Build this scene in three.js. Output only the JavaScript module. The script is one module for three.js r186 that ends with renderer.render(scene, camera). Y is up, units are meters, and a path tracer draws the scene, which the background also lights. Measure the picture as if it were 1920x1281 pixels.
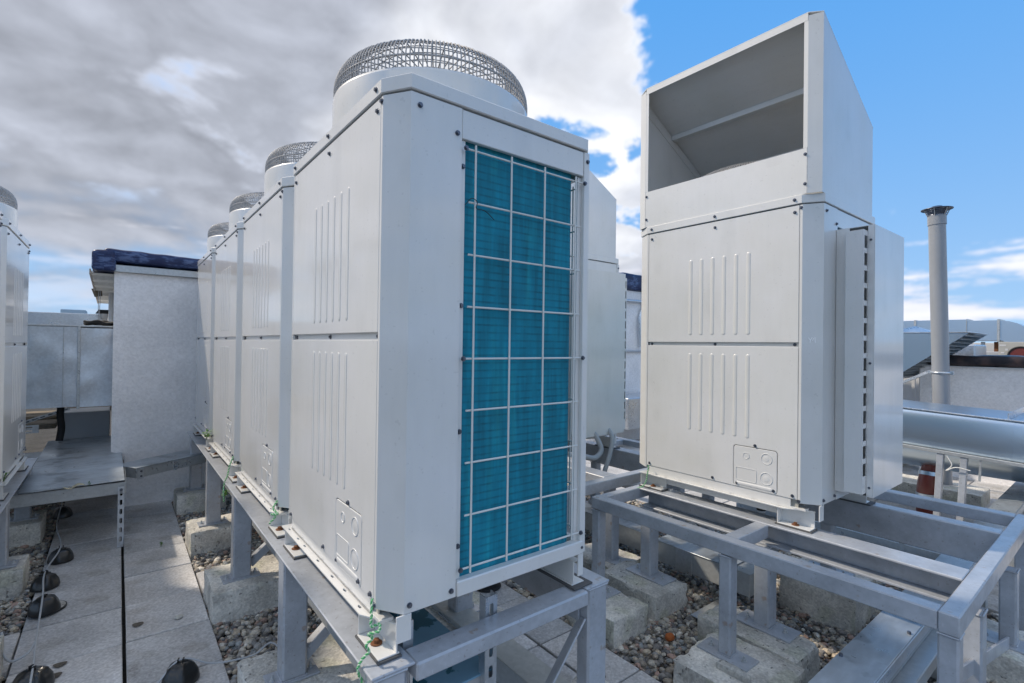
import * as THREE from 'three';
import { mergeGeometries } from 'three/addons/utils/BufferGeometryUtils.js';
import { ImprovedNoise } from 'three/addons/math/ImprovedNoise.js';

// ---------------------------------------------------------------- camera, sky, sun, exposure
const scene = new THREE.Scene();
const EYE = 1.70;
const camera = new THREE.PerspectiveCamera(68.65, 1920 / 1281, 0.05, 900);
{
  const D = Math.PI / 180, yaw = 38.181 * D, pitch = 0.428 * D, roll = 0.762 * D;
  const f = new THREE.Vector3(Math.sin(yaw) * Math.cos(pitch), Math.sin(pitch), -Math.cos(yaw) * Math.cos(pitch));
  const r = new THREE.Vector3(Math.cos(yaw), 0, Math.sin(yaw));
  const u = new THREE.Vector3().crossVectors(r, f);
  const up = r.clone().multiplyScalar(-Math.sin(roll)).addScaledVector(u, Math.cos(roll));
  camera.position.set(0, EYE, 0);
  camera.up.copy(up);
  camera.lookAt(f.clone().add(camera.position));
}
const renderer = new THREE.WebGLRenderer({ antialias: true });
renderer.toneMapping = THREE.LinearToneMapping;
renderer.toneMappingExposure = 1.70;
renderer.shadowMap.enabled = true;

const SUN_DIR = new THREE.Vector3(-0.61, 1, -0.9).normalize();
const sun = new THREE.DirectionalLight(0xfff0dc, 2.1);
sun.position.copy(SUN_DIR).multiplyScalar(30);
sun.target.position.set(0, 0, 0);
sun.castShadow = true;
sun.shadow.radius = 4;
sun.shadow.mapSize.set(4096, 4096);
Object.assign(sun.shadow.camera, { left: -14, right: 14, top: 14, bottom: -14, near: 1, far: 80 });
scene.add(sun, sun.target);

// ---------------------------------------------------------------- random and noise
function rng(seed) { let s = seed >>> 0; return () => { s = (s + 0x6D2B79F5) | 0; let t = Math.imul(s ^ (s >>> 15), 1 | s); t = (t + Math.imul(t ^ (t >>> 7), 61 | t)) ^ t; return ((t ^ (t >>> 14)) >>> 0) / 4294967296; }; }
const IN = new ImprovedNoise();
const fbm = (x, y, z, o = 5, g = 0.5) => { let a = 1, s = 0, n = 0; for (let i = 0; i < o; i++) { s += a * IN.noise(x, y, z + i * 7.3); n += a; a *= g; x *= 2.03; y *= 2.03; } return s / n; };
const sm = (a, b, x) => { const t = Math.min(1, Math.max(0, (x - a) / (b - a))); return t * t * (3 - 2 * t); };
const mix = (a, b, t) => a + (b - a) * t;

function makeSky() {
  const W = 2048, H = 1024, d = new Float32Array(W * H * 4);
  for (let j = 0; j < H; j++) for (let i = 0; i < W; i++) {
    const th = (j + 0.5) / H * Math.PI - Math.PI / 2, ph = ((i + 0.5) / W - 0.5) * 2 * Math.PI;
    const y = Math.sin(th), c = Math.cos(th), x = Math.cos(ph) * c, z = Math.sin(ph) * c;
    let r, g, b;
    if (th < -0.09) { const o = (j * W + i) * 4; d[o] = d[o + 1] = d[o + 2] = 0.22; d[o + 3] = 1; continue; }
    const el = th * 180 / Math.PI, az = Math.atan2(x, -z) * 180 / Math.PI;
    const e = Math.max(0, el);
    // clear air, paler towards the horizon
    const h = Math.exp(-e / 19);
    r = mix(0.030, 0.27, h); g = mix(0.20, 0.41, h); b = mix(0.515, 0.57, h);
    // broken cloud deck seen from below
    const k = 1 / (Math.max(y, 0) + 0.28), px = x * k, pz = z * k;
    const wx = fbm(px * 1.4, pz * 1.4, 3.1, 3) * 0.55, wz = fbm(px * 1.4, pz * 1.4, 9.7, 3) * 0.55;
    const n = fbm(px * 2.6 + wx, pz * 2.6 + wz, 1.7, 8, 0.58);
    const n2 = fbm(px * 2.6 + wx - 0.10, pz * 2.6 + wz - 0.15, 1.7, 4, 0.58); // the same field one step towards the sun
    const broad = fbm(px * 0.45 + 4.3, pz * 0.45 + 1.0, 5.5, 3);
    // one wide clear gap; clouds all round it
    let da = az - 92; if (da > 180) da -= 360; if (da < -180) da += 360;
    const gap = 1 - sm(26, 46, Math.abs(da) + 9 * Math.sin(el * 0.13 + 0.4) * 0.5 + broad * 14 + n * 26);
    const near = 1 - sm(46, 80, Math.abs(az - 6));
    const dens = n + broad * 0.4 + mix(mix(0.04, 0.54, near), -0.55, gap);
    let cov = sm(-0.07, 0.21, dens);
    cov *= sm(0.5, 12, e + n * 14);
    const sunSide = x * SUN_DIR.x + y * SUN_DIR.y + z * SUN_DIR.z;
    const belly = sm(-0.12, 0.42, fbm(px * 0.7 + wx * 1.2 + 2.2, pz * 0.7 + wz * 1.2, 8.8, 6, 0.5) * 1.0 + 0.02 + 0.50 * sm(0.25, 0.75, sunSide) * sm(26, 2, az) * sm(-120, -60, az));
    const L = mix(0.62, 0.285, belly * sm(0.0, 0.35, dens)) + (n - n2) * 0.18 + n * 0.13;
    r = mix(r, L * mix(0.985, 0.93, belly), cov); g = mix(g, L * 0.995, cov); b = mix(b, L * mix(1.02, 1.16, belly), cov);
    // low cumulus far away near the horizon
    const lu = az * 0.085, lv = e * 0.50;
    const ln = e > 14 ? -1 : fbm(lu, lv, 21.3, 6, 0.6);
    const low = sm(0.0, 0.26, ln + 0.20 - Math.abs(e - 4.0) * 0.06) * sm(0.0, 1.6, e) * 0.85 * (0.35 + 0.65 * gap);
    const ll = 0.56 + ln * 0.28;
    r = mix(r, ll, low); g = mix(g, ll * 0.985, low); b = mix(b, ll * 1.06, low);
    if (el < 0) { const t = sm(0, -4, el); r = mix(r, 0.22, t); g = mix(g, 0.22, t); b = mix(b, 0.22, t); }
    const o = (j * W + i) * 4; d[o] = r; d[o + 1] = g; d[o + 2] = b; d[o + 3] = 1;
  }
  const t = new THREE.DataTexture(d, W, H, THREE.RGBAFormat, THREE.FloatType);
  t.mapping = THREE.EquirectangularReflectionMapping; t.magFilter = THREE.LinearFilter; t.minFilter = THREE.LinearFilter;
  t.wrapS = THREE.RepeatWrapping; t.colorSpace = THREE.LinearSRGBColorSpace; t.needsUpdate = true;
  return t;
}
const skyTex = makeSky();
scene.background = skyTex;
scene.environment = skyTex;

// ---------------------------------------------------------------- textures
function tex(W, H, fn, { color = false, repeat = [1, 1] } = {}) {
  const d = new Uint8Array(W * H * 4);
  for (let j = 0; j < H; j++) for (let i = 0; i < W; i++) {
    const v = fn(i / W, j / H, i, j), o = (j * W + i) * 4;
    const a = Array.isArray(v) ? v : [v, v, v];
    d[o] = Math.max(0, Math.min(255, a[0] * 255)); d[o + 1] = Math.max(0, Math.min(255, a[1] * 255)); d[o + 2] = Math.max(0, Math.min(255, a[2] * 255)); d[o + 3] = 255;
  }
  const t = new THREE.DataTexture(d, W, H, THREE.RGBAFormat);
  t.wrapS = t.wrapT = THREE.RepeatWrapping; t.magFilter = THREE.LinearFilter; t.minFilter = THREE.LinearMipmapLinearFilter; t.generateMipmaps = true;
  if (color) t.colorSpace = THREE.SRGBColorSpace;
  t.repeat.set(...repeat); t.needsUpdate = true;
  return t;
}
// tileable fbm on the unit square
function tfbm(u, v, f, o = 4, seed = 0, g = 0.5) {
  let a = 1, s = 0, n = 0;
  for (let k = 0; k < o; k++) {
    const F = f * 2 ** k, x = u * F, y = v * F, x0 = Math.floor(x), y0 = Math.floor(y), fx = x - x0, fy = y - y0;
    const h = (p, q) => { p = ((p % F) + F) % F; q = ((q % F) + F) % F; let t = Math.imul(p + 374761393 + seed * 31 + k * 977, 668265263) ^ Math.imul(q + 1274126177, 2246822519); t = Math.imul(t ^ (t >>> 13), 1274126177); return ((t ^ (t >>> 16)) >>> 0) / 4294967296; };
    const sx = fx * fx * (3 - 2 * fx), sy = fy * fy * (3 - 2 * fy);
    const val = mix(mix(h(x0, y0), h(x0 + 1, y0), sx), mix(h(x0, y0 + 1), h(x0 + 1, y0 + 1), sx), sy);
    s += a * (val * 2 - 1); n += a; a *= g;
  }
  return s / n;
}
function worley(u, v, F, seed) {
  const x = u * F, y = v * F, x0 = Math.floor(x), y0 = Math.floor(y); let b = 9, id = 0;
  for (let p = -1; p <= 1; p++) for (let q = -1; q <= 1; q++) {
    const X = ((x0 + p) % F + F) % F, Y = ((y0 + q) % F + F) % F;
    let t = Math.imul(X + 17 + seed * 131, 668265263) ^ Math.imul(Y + 91, 2246822519); t = Math.imul(t ^ (t >>> 13), 1274126177) >>> 0;
    const ox = (t & 1023) / 1023, oy = ((t >>> 10) & 1023) / 1023, dd = (x0 + p + ox - x) ** 2 + (y0 + q + oy - y) ** 2;
    if (dd < b) { b = dd; id = ((t >>> 20) & 255) / 255; }
  }
  return [Math.sqrt(b), id];
}
const g1 = (v) => [v, v, v];
const paintMap = tex(512, 512, (u, v) => { const n = tfbm(u, v, 4, 5, 1); const sp = tfbm(u, v, 90, 2, 2); const st = tfbm(u, v * 0.125, 56, 3, 6), q = tfbm(u, v * 0.5, 8, 4, 8); let L = 0.94 + n * 0.03 + st * 0.008 - sm(0.25, 0.7, q) * 0.018; if (sp > 0.70) L -= 0.04; return [L, L, L - 0.006 + n * 0.012]; }, { color: true });
const paintBump = tex(256, 256, (u, v) => g1(0.5 + tfbm(u, v, 3, 3, 3) * 0.5));
const paintRough = tex(512, 512, (u, v) => { const n = tfbm(u, v, 5, 5, 5), st = tfbm(u * 1, v * 0.25, 32, 3, 9); return g1(0.62 + n * 0.24 + st * 0.03); });
const steelMap = tex(512, 512, (u, v) => { const n = tfbm(u, v, 6, 6, 11), m = tfbm(u, v, 40, 3, 12); const sp = tfbm(u, v, 64, 2, 14); let L = 0.92 + n * 0.09 + m * 0.04; let w = [L, L, L]; if (sp > 0.68) w = [L - 0.10, L - 0.12, L - 0.14]; const ru = sm(0.50, 0.66, tfbm(u, v, 11, 4, 17)) * 0.5; w = [w[0] - ru * 0.12, w[1] - ru * 0.26, w[2] - ru * 0.38]; if (sp < -0.70) w = [L + 0.07, L + 0.07, L + 0.07]; return w; }, { color: true, repeat: [1.6, 1.6] });
const steelRough = tex(256, 256, (u, v) => g1(0.72 + tfbm(u, v, 6, 5, 21) * 0.35), { repeat: [1.6, 1.6] });
const galvMap = tex(512, 512, (u, v) => { const [dd, id] = worley(u, v, 44, 3); const n = tfbm(u, v, 3, 5, 31), s2 = tfbm(u, v, 70, 2, 35); let L = 0.91 + (id - 0.5) * 0.05 + n * 0.06 - dd * 0.01; return [L, L * 1.005, L * 1.01]; }, { color: true, repeat: [1.3, 1.3] });
const galvRough = tex(512, 512, (u, v) => { const [, id] = worley(u, v, 44, 3); return g1(0.50 + (id - 0.5) * 0.12 + tfbm(u, v, 5, 5, 41) * 0.22); }, { repeat: [1.3, 1.3] });
const lidMap = tex(512, 512, (u, v) => { const n = tfbm(u, v, 4, 6, 151, 0.6), st = tfbm(u * 0.25, v, 64, 3, 153), q = tfbm(u, v, 9, 4, 157); const L = 0.84 + n * 0.16 + st * 0.06 - sm(0.25, 0.5, q) * 0.14; return [L * 0.985, L, L * 1.01]; }, { color: true, repeat: [0.8, 0.8] });
const wetSkyTintMap = tex(512, 512, (u, v) => { const n = tfbm(u, v, 7, 6, 51, 0.6), st = tfbm(u * 0.5, v, 24, 3, 53); const w = sm(0.02, 0.10, n + st * 0.12); return [mix(0.60, 0.22, w), mix(0.76, 0.48, w), mix(0.84, 0.56, w)]; }, { color: true, repeat: [1.4, 1.4] });  // wet blotches; the teal tint paints in reflected sky and coil
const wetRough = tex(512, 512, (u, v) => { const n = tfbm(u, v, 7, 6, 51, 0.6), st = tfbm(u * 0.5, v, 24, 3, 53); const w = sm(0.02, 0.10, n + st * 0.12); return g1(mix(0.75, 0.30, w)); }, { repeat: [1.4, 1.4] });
const concMap = tex(512, 512, (u, v) => { const n = tfbm(u, v, 4, 6, 61), f = tfbm(u, v, 64, 3, 62), p = tfbm(u, v, 30, 2, 63), q = tfbm(u, v, 3, 3, 66); let L = 0.80 + n * 0.18 + f * 0.12; if (p > 0.66) L *= 0.72; const ms = sm(0.25, 0.55, q) * 0.05; return [L - ms * 0.6, L * 0.99 - ms * 0.45, L * 0.965 - ms]; }, { color: true, repeat: [1.8, 1.8] });
const concBump = tex(512, 512, (u, v) => { const f = tfbm(u, v, 24, 5, 62, 0.65), p = tfbm(u, v, 30, 2, 63), c = tfbm(u, v, 5, 3, 65); return g1(0.6 + f * 0.25 + c * 0.2 - (p > 0.66 ? 0.35 : 0)); }, { repeat: [1.8, 1.8] });
const paverMap = tex(1024, 1024, (u, v) => { const n = tfbm(u, v, 5, 6, 71), f = tfbm(u, v, 150, 2, 72), s = tfbm(u, v, 9, 3, 73), w = tfbm(u, v, 3, 4, 75); let L = 0.82 + n * 0.13 + f * 0.10; const st = sm(0.30, 0.6, s) * 0.06; const ww = sm(0.1, 0.5, w) * 0.08; return [L - st * 0.9 - ww * 0.4, L - st - ww * 0.5, L - st * 1.15 - ww * 0.6]; }, { color: true, repeat: [0.7, 0.7] });
const paverBump = tex(512, 512, (u, v) => g1(0.5 + tfbm(u, v, 60, 3, 72) * 0.4), { repeat: [1.5, 1.5] });
const plasterMap = tex(512, 512, (u, v) => { const n = tfbm(u, v, 3, 5, 81), f = tfbm(u, v, 40, 4, 82, 0.6); const L = 0.945 + n * 0.05 + f * 0.06; return [L, L * 0.995, L * 0.99]; }, { color: true, repeat: [1.3, 1.3] });
const plasterBump = tex(1024, 1024, (u, v) => g1(0.5 + tfbm(u, v, 40, 4, 82, 0.6) * 0.45 + tfbm(u, v, 7, 3, 85) * 0.10), { repeat: [1.3, 1.3] });
const bitMap = tex(512, 512, (u, v) => { const n = tfbm(u, v, 5, 6, 91, 0.62), s = tfbm(u * 0.25, v, 36, 4, 93, 0.6); const w = sm(-0.1, 0.6, n + s * 0.9); return [mix(0.08, 0.40, w), mix(0.17, 0.48, w), mix(0.36, 0.63, w)]; }, { color: true, repeat: [1.5, 1.5] });
const coilMap = tex(1024, 1024, (u, v, i, j) => {
  const fin = (i % 4 < 2) ? 0.0 : 1.0, row = Math.abs(((v * 58) % 1) - 0.5) * 2;
  const dust = sm(0.10, 0.7, tfbm(u, v * 0.125, 24, 4, 101)) * 0.8 + sm(0.35, 0.7, tfbm(u, v, 14, 4, 104)) * 0.35;
  const n = tfbm(u, v, 6, 5, 106), br = tfbm(u, v, 40, 3, 107), strk = tfbm(u, v * 0.125, 64, 3, 109);
  const band = sm(0.55, 0.95, row) * (0.6 + 0.8 * br);
  const L = 0.76 + fin * 0.10 - band * 0.15 + n * 0.09 + strk * 0.12 + br * 0.05;
  return [mix(0.0, 0.36, dust * 0.40) * L, mix(0.64, 0.84, dust * 0.5) * L, mix(0.76, 0.88, dust * 0.45) * L];
}, { color: true });
const coilBump = tex(1024, 1024, (u, v, i) => { const row = Math.abs(((v * 58) % 1) - 0.5) * 2; return g1(((i % 4 < 2) ? 0.25 : 0.75) - sm(0.72, 0.98, row) * 0.25); });
const brownMap = tex(256, 256, (u, v) => { const n = tfbm(u, v, 4, 5, 111, 0.6); const w = sm(-0.3, 0.5, n); return [mix(0.13, 0.42, w), mix(0.12, 0.33, w), mix(0.15, 0.31, w)]; }, { color: true });

// ---------------------------------------------------------------- materials
const lin = (r, g, b) => new THREE.Color().setRGB(r, g, b);
const std = (o) => new THREE.MeshStandardMaterial(o);
const phy = (o) => new THREE.MeshPhysicalMaterial(o);
const M = {
  paint: phy({ color: lin(0.86, 0.858, 0.85), map: paintMap, roughness: 0.62, roughnessMap: paintRough, bumpMap: paintBump, bumpScale: 0.0016, clearcoat: 0.85, clearcoatRoughness: 0.10, side: THREE.DoubleSide }),
  inner: std({ color: lin(0.50, 0.49, 0.45), map: paintMap, roughness: 0.6, side: THREE.DoubleSide }),
  dark: std({ color: lin(0.02, 0.02, 0.022), roughness: 0.8, side: THREE.DoubleSide }),
  wire: std({ color: lin(0.72, 0.72, 0.69), roughness: 0.4 }),
  grille: std({ color: lin(0.42, 0.41, 0.40), roughness: 0.55 }),
  coil: std({ color: lin(1, 1, 1), map: coilMap, bumpMap: coilBump, bumpScale: 0.0015, roughness: 0.75 }),
  screw: std({ color: lin(0.14, 0.155, 0.19), roughness: 0.35, metalness: 0.75 }),
  steel: phy({ color: lin(0.47, 0.50, 0.545), map: steelMap, roughness: 0.62, roughnessMap: steelRough, metalness: 0.05, clearcoat: 0.7, clearcoatRoughness: 0.22 }),
  galv: std({ color: lin(0.80, 0.83, 0.86), map: galvMap, roughness: 0.75, roughnessMap: galvRough, metalness: 0.85, side: THREE.DoubleSide }),
  galvDull: std({ color: lin(0.78, 0.82, 0.86), map: galvMap, roughness: 0.44, metalness: 0.9, side: THREE.DoubleSide }),
  galvSmooth: std({ color: lin(0.58, 0.68, 0.77), roughness: 0.30, metalness: 0.92, side: THREE.DoubleSide }),
  galvMatt: std({ color: lin(0.60, 0.62, 0.62), map: galvMap, roughness: 0.8, roughnessMap: galvRough, metalness: 0.45 }),
  lid: std({ color: lin(0.66, 0.70, 0.73), map: lidMap, roughness: 0.85, roughnessMap: galvRough, metalness: 0.55 }),
  wetSkyTint: std({ color: lin(0.8, 0.85, 0.88), map: wetSkyTintMap, roughness: 1, roughnessMap: wetRough, metalness: 0.5 }),
  concrete: std({ color: lin(0.95, 0.94, 0.905), map: concMap, bumpMap: concBump, bumpScale: 0.012, roughness: 0.95 }),
  plaster: std({ color: lin(0.96, 0.95, 0.95), map: plasterMap, bumpMap: plasterBump, bumpScale: 0.0045, roughness: 0.95 }),
  sandRender: std({ color: lin(0.55, 0.50, 0.45), map: plasterMap, bumpMap: plasterBump, bumpScale: 0.008, roughness: 0.95 }),
  bitumen: std({ color: lin(0.58, 0.60, 0.66), map: bitMap, roughness: 0.45 }),
  brownBit: std({ color: lin(0.5, 0.5, 0.5), map: brownMap, roughness: 0.35 }),
  black: phy({ color: lin(0.012, 0.013, 0.014), roughness: 0.35, clearcoat: 0.3 }),
  rubber: std({ color: lin(0.016, 0.016, 0.017), roughness: 0.75 }),
  rust: std({ color: lin(0.19, 0.075, 0.03), roughness: 0.9 }),
  red: phy({ color: lin(0.16, 0.03, 0.022), roughness: 0.35, clearcoat: 0.4 }),
  conduit: std({ color: lin(0.42, 0.44, 0.46), roughness: 0.55 }),
  pipe: phy({ color: lin(0.33, 0.345, 0.37), map: paintMap, roughness: 0.4, clearcoat: 0.2 }),
  felt: std({ color: lin(0.10, 0.10, 0.10), roughness: 1 }),
  green: std({ color: lin(0.10, 0.45, 0.16), roughness: 0.5 }),
  paleGreen: std({ color: lin(0.55, 0.72, 0.50), roughness: 0.5 }),
  leaf: phy({ color: lin(0.10, 0.26, 0.04), roughness: 0.8, transmission: 0.3, thickness: 0, side: THREE.DoubleSide }),
  dryLeaf: std({ color: lin(0.45, 0.42, 0.30), roughness: 0.9, side: THREE.DoubleSide }),
  deck: std({ color: lin(0.07, 0.068, 0.064), map: concMap, bumpMap: concBump, bumpScale: 0.02, roughness: 1 }),
  timber: std({ color: lin(0.34, 0.30, 0.25), map: concMap, roughness: 0.95 }),
  sunTintLid: std({ color: lin(0.56, 0.55, 0.50), map: galvMap, roughness: 0.7, metalness: 0.15 }),  // galvanised lid, its sandy tint paints in the sunlight
  white: std({ color: lin(0.72, 0.72, 0.72), map: paintMap, roughness: 0.6 }),
};
const paverMats = [[0.84, 0.835, 0.83], [0.88, 0.87, 0.86], [0.80, 0.80, 0.80], [0.86, 0.845, 0.825]].map(([r, g, b], k) => {
  const m1 = paverMap.clone(); m1.offset.set(0.23 * k, 0.37 * k); m1.needsUpdate = true;
  return std({ color: lin(r, g, b), map: m1, bumpMap: paverBump, bumpScale: 0.002, roughness: 0.92 });
});

// ---------------------------------------------------------------- geometry helpers
function boxUV(g) {
  if (g.index) g = g.toNonIndexed();
  const p = g.attributes.position, n = p.count, uv = new Float32Array(n * 2);
  for (let t = 0; t < n; t += 3) {
    const ax = p.getX(t + 1) - p.getX(t), ay = p.getY(t + 1) - p.getY(t), az = p.getZ(t + 1) - p.getZ(t), bx = p.getX(t + 2) - p.getX(t), by = p.getY(t + 2) - p.getY(t), bz = p.getZ(t + 2) - p.getZ(t);
    const nx = Math.abs(ay * bz - az * by), ny = Math.abs(az * bx - ax * bz), nz = Math.abs(ax * by - ay * bx);
    for (let k = t; k < t + 3; k++) {
      const x = p.getX(k), y = p.getY(k), z = p.getZ(k);
      const [a, b] = nx >= ny && nx >= nz ? [z, y] : ny >= nz ? [x, z] : [x, y];
      uv[k * 2] = a; uv[k * 2 + 1] = b;
    }
  }
  g.setAttribute('uv', new THREE.BufferAttribute(uv, 2));
  for (const a of Object.keys(g.attributes)) if (!['position', 'normal', 'uv'].includes(a)) g.deleteAttribute(a);
  return g;
}
const merge = (l) => l.length === 1 ? l[0] : mergeGeometries(l.map((g) => g.index ? g.toNonIndexed() : g));
// box with chamfered edges between two corners
function cb(x0, x1, y0, y1, z0, z1, r = 0.002) {
  const lo = [Math.min(x0, x1), Math.min(y0, y1), Math.min(z0, z1)], hi = [Math.max(x0, x1), Math.max(y0, y1), Math.max(z0, z1)];
  r = Math.min(r, 0.45 * Math.min(hi[0] - lo[0], hi[1] - lo[1], hi[2] - lo[2]));
  const V = (s, a) => [0, 1, 2].map((k) => (s[k] ? hi[k] - (k === a ? 0 : r) : lo[k] + (k === a ? 0 : r)));
  const pos = [], tri = (a, b, c) => pos.push(...a, ...b, ...c);
  const ctr = [0, 1, 2].map((k) => (lo[k] + hi[k]) / 2);
  const T = (a, b, c) => { // outward winding
    const u = [b[0] - a[0], b[1] - a[1], b[2] - a[2]], v = [c[0] - a[0], c[1] - a[1], c[2] - a[2]];
    const n = [u[1] * v[2] - u[2] * v[1], u[2] * v[0] - u[0] * v[2], u[0] * v[1] - u[1] * v[0]];
    const m = [(a[0] + b[0] + c[0]) / 3 - ctr[0], (a[1] + b[1] + c[1]) / 3 - ctr[1], (a[2] + b[2] + c[2]) / 3 - ctr[2]];
    n[0] * m[0] + n[1] * m[1] + n[2] * m[2] >= 0 ? tri(a, b, c) : tri(a, c, b);
  };
  const Q = (a, b, c, d) => { T(a, b, c); T(a, c, d); };
  for (let a = 0; a < 3; a++) for (let s = 0; s < 2; s++) {
    const b = (a + 1) % 3, c = (a + 2) % 3, S = (p, q) => { const o = [0, 0, 0]; o[a] = s; o[b] = p; o[c] = q; return V(o, a); };
    Q(S(0, 0), S(1, 0), S(1, 1), S(0, 1));
  }
  for (let a = 0; a < 3; a++) { // edges along axis a
    const b = (a + 1) % 3, c = (a + 2) % 3;
    for (let p = 0; p < 2; p++) for (let q = 0; q < 2; q++) {
      const S = (t, ax) => { const o = [0, 0, 0]; o[a] = t; o[b] = p; o[c] = q; return V(o, ax); };
      Q(S(0, b), S(1, b), S(1, c), S(0, c));
    }
  }
  for (let k = 0; k < 8; k++) { const s = [k & 1, (k >> 1) & 1, (k >> 2) & 1]; T(V(s, 0), V(s, 1), V(s, 2)); }
  const g = new THREE.BufferGeometry();
  g.setAttribute('position', new THREE.Float32BufferAttribute(pos, 3));
  g.computeVertexNormals();
  return boxUV(g);
}
const v3 = (a) => (a.isVector3 ? a : new THREE.Vector3(...a));
function bar(A, B, w, h = w, r = 0.003, up = [0, 1, 0]) { // rectangular bar from A to B, w sideways, h along up
  A = v3(A); B = v3(B);
  const L = A.distanceTo(B), g = cb(-w / 2, w / 2, -h / 2, h / 2, 0, L, r);
  const zz = B.clone().sub(A).normalize(), xx = new THREE.Vector3().crossVectors(v3(up), zz).normalize(), yy = new THREE.Vector3().crossVectors(zz, xx);
  return g.applyMatrix4(new THREE.Matrix4().makeBasis(xx, yy, zz).setPosition(A));
}
function rod(A, B, r, seg = 8, r2 = r) {
  A = v3(A); B = v3(B);
  const g = new THREE.CylinderGeometry(r2, r, A.distanceTo(B), seg), q = new THREE.Quaternion().setFromUnitVectors(new THREE.Vector3(0, 1, 0), B.clone().sub(A).normalize());
  return boxUV(g.applyQuaternion(q).translate(...A.clone().add(B).multiplyScalar(0.5).toArray()));
}
function tube(pts, r, n = 24, seg = 8, closed = false) {
  return boxUV(new THREE.TubeGeometry(new THREE.CatmullRomCurve3(pts.map(v3), closed, 'centripetal'), n, r, seg, closed));
}
// polygon given as [x, z] pairs, raised from y0 to y1
function extY(pts, y0, y1, bev = 0, holes = []) {
  const s = new THREE.Shape(pts.map(([x, z]) => new THREE.Vector2(x, -z)));
  for (const h of holes) s.holes.push(new THREE.Path(h.map(([x, z]) => new THREE.Vector2(x, -z))));
  const g = new THREE.ExtrudeGeometry(s, { depth: y1 - y0 - 2 * bev, bevelEnabled: bev > 0, bevelSize: bev, bevelThickness: bev, bevelOffset: -bev, bevelSegments: 1, curveSegments: 6 });
  g.rotateX(-Math.PI / 2).translate(0, y0 + bev, 0);
  return boxUV(g);
}
// shape in (z, y), thickness along x from x0 to x1
function extX(shape, x0, x1, bev = 0) {
  const g = new THREE.ExtrudeGeometry(shape, { depth: x1 - x0 - 2 * bev, bevelEnabled: bev > 0, bevelSize: bev, bevelThickness: bev, bevelOffset: -bev, bevelSegments: 1, curveSegments: 8 });
  g.applyMatrix4(new THREE.Matrix4().makeBasis(new THREE.Vector3(0, 0, 1), new THREE.Vector3(0, 1, 0), new THREE.Vector3(1, 0, 0)));
  g.translate(x0 + bev, 0, 0);
  // the basis mirrors the shape: turn the faces round
  const p = g.index ? g.toNonIndexed() : g, a = p.attributes.position, n = p.attributes.normal;
  for (let t = 0; t < a.count; t += 3) for (const at of [a, n]) { const x = at.getX(t + 1), y = at.getY(t + 1), z = at.getZ(t + 1); at.setXYZ(t + 1, at.getX(t + 2), at.getY(t + 2), at.getZ(t + 2)); at.setXYZ(t + 2, x, y, z); }
  return boxUV(p);
}
// shape in (x, y), thickness along z
function extZ(pts, z0, z1, bev = 0, holes = []) {
  const s = new THREE.Shape(pts.map(([x, y]) => new THREE.Vector2(x, y)));
  for (const h of holes) s.holes.push(new THREE.Path(h.map(([x, y]) => new THREE.Vector2(x, y))));
  const g = new THREE.ExtrudeGeometry(s, { depth: z1 - z0 - 2 * bev, bevelEnabled: bev > 0, bevelSize: bev, bevelThickness: bev, bevelOffset: -bev, bevelSegments: 1 });
  return boxUV(g.translate(0, 0, z0 + bev));
}
function rrect(x0, x1, y0, y1, r, cls = THREE.Shape) {
  const s = new cls();
  s.moveTo(x0 + r, y0); s.lineTo(x1 - r, y0); s.quadraticCurveTo(x1, y0, x1, y0 + r); s.lineTo(x1, y1 - r); s.quadraticCurveTo(x1, y1, x1 - r, y1);
  s.lineTo(x0 + r, y1); s.quadraticCurveTo(x0, y1, x0, y1 - r); s.lineTo(x0, y0 + r); s.quadraticCurveTo(x0, y0, x0 + r, y0);
  return s;
}
function lathe(prof, seg = 48) { return boxUV(new THREE.LatheGeometry(prof.map(([r, y]) => new THREE.Vector2(r, y)), seg)); }

const taken = new Map();
function numbered(n) { const k = taken.get(n) || 0; taken.set(n, k + 1); return k ? `${n}_${String(k).padStart(3, '0')}` : n; }
function part(name, g, m, parent) { const o = new THREE.Mesh(Array.isArray(g) ? merge(g) : g, m); o.name = name; o.castShadow = o.receiveShadow = true; parent.add(o); return o; }
function thing(name, label, category, pos = [0, 0, 0], turn = 0, group) {
  const o = new THREE.Group(); o.name = numbered(name); o.position.set(...pos); o.rotation.y = turn; o.userData = { label, category };
  if (group) o.userData.group = group;
  scene.add(o); return o;
}
function solo(name, g, m, label, category, group) { const o = part(numbered(name), g, m, scene); o.userData = { label, category }; if (group) o.userData.group = group; return o; }
function struct(o) { o.userData.kind = 'structure'; return o; }
function dup(root, pos, turn, label, group) {
  const r = root.clone(); r.name = numbered(root.name.replace(/_\d{3}$/, '')); r.position.set(...pos); r.rotation.y = turn;
  r.userData = { ...root.userData, label }; if (group) r.userData.group = group;
  scene.add(r); return r;
}

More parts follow.
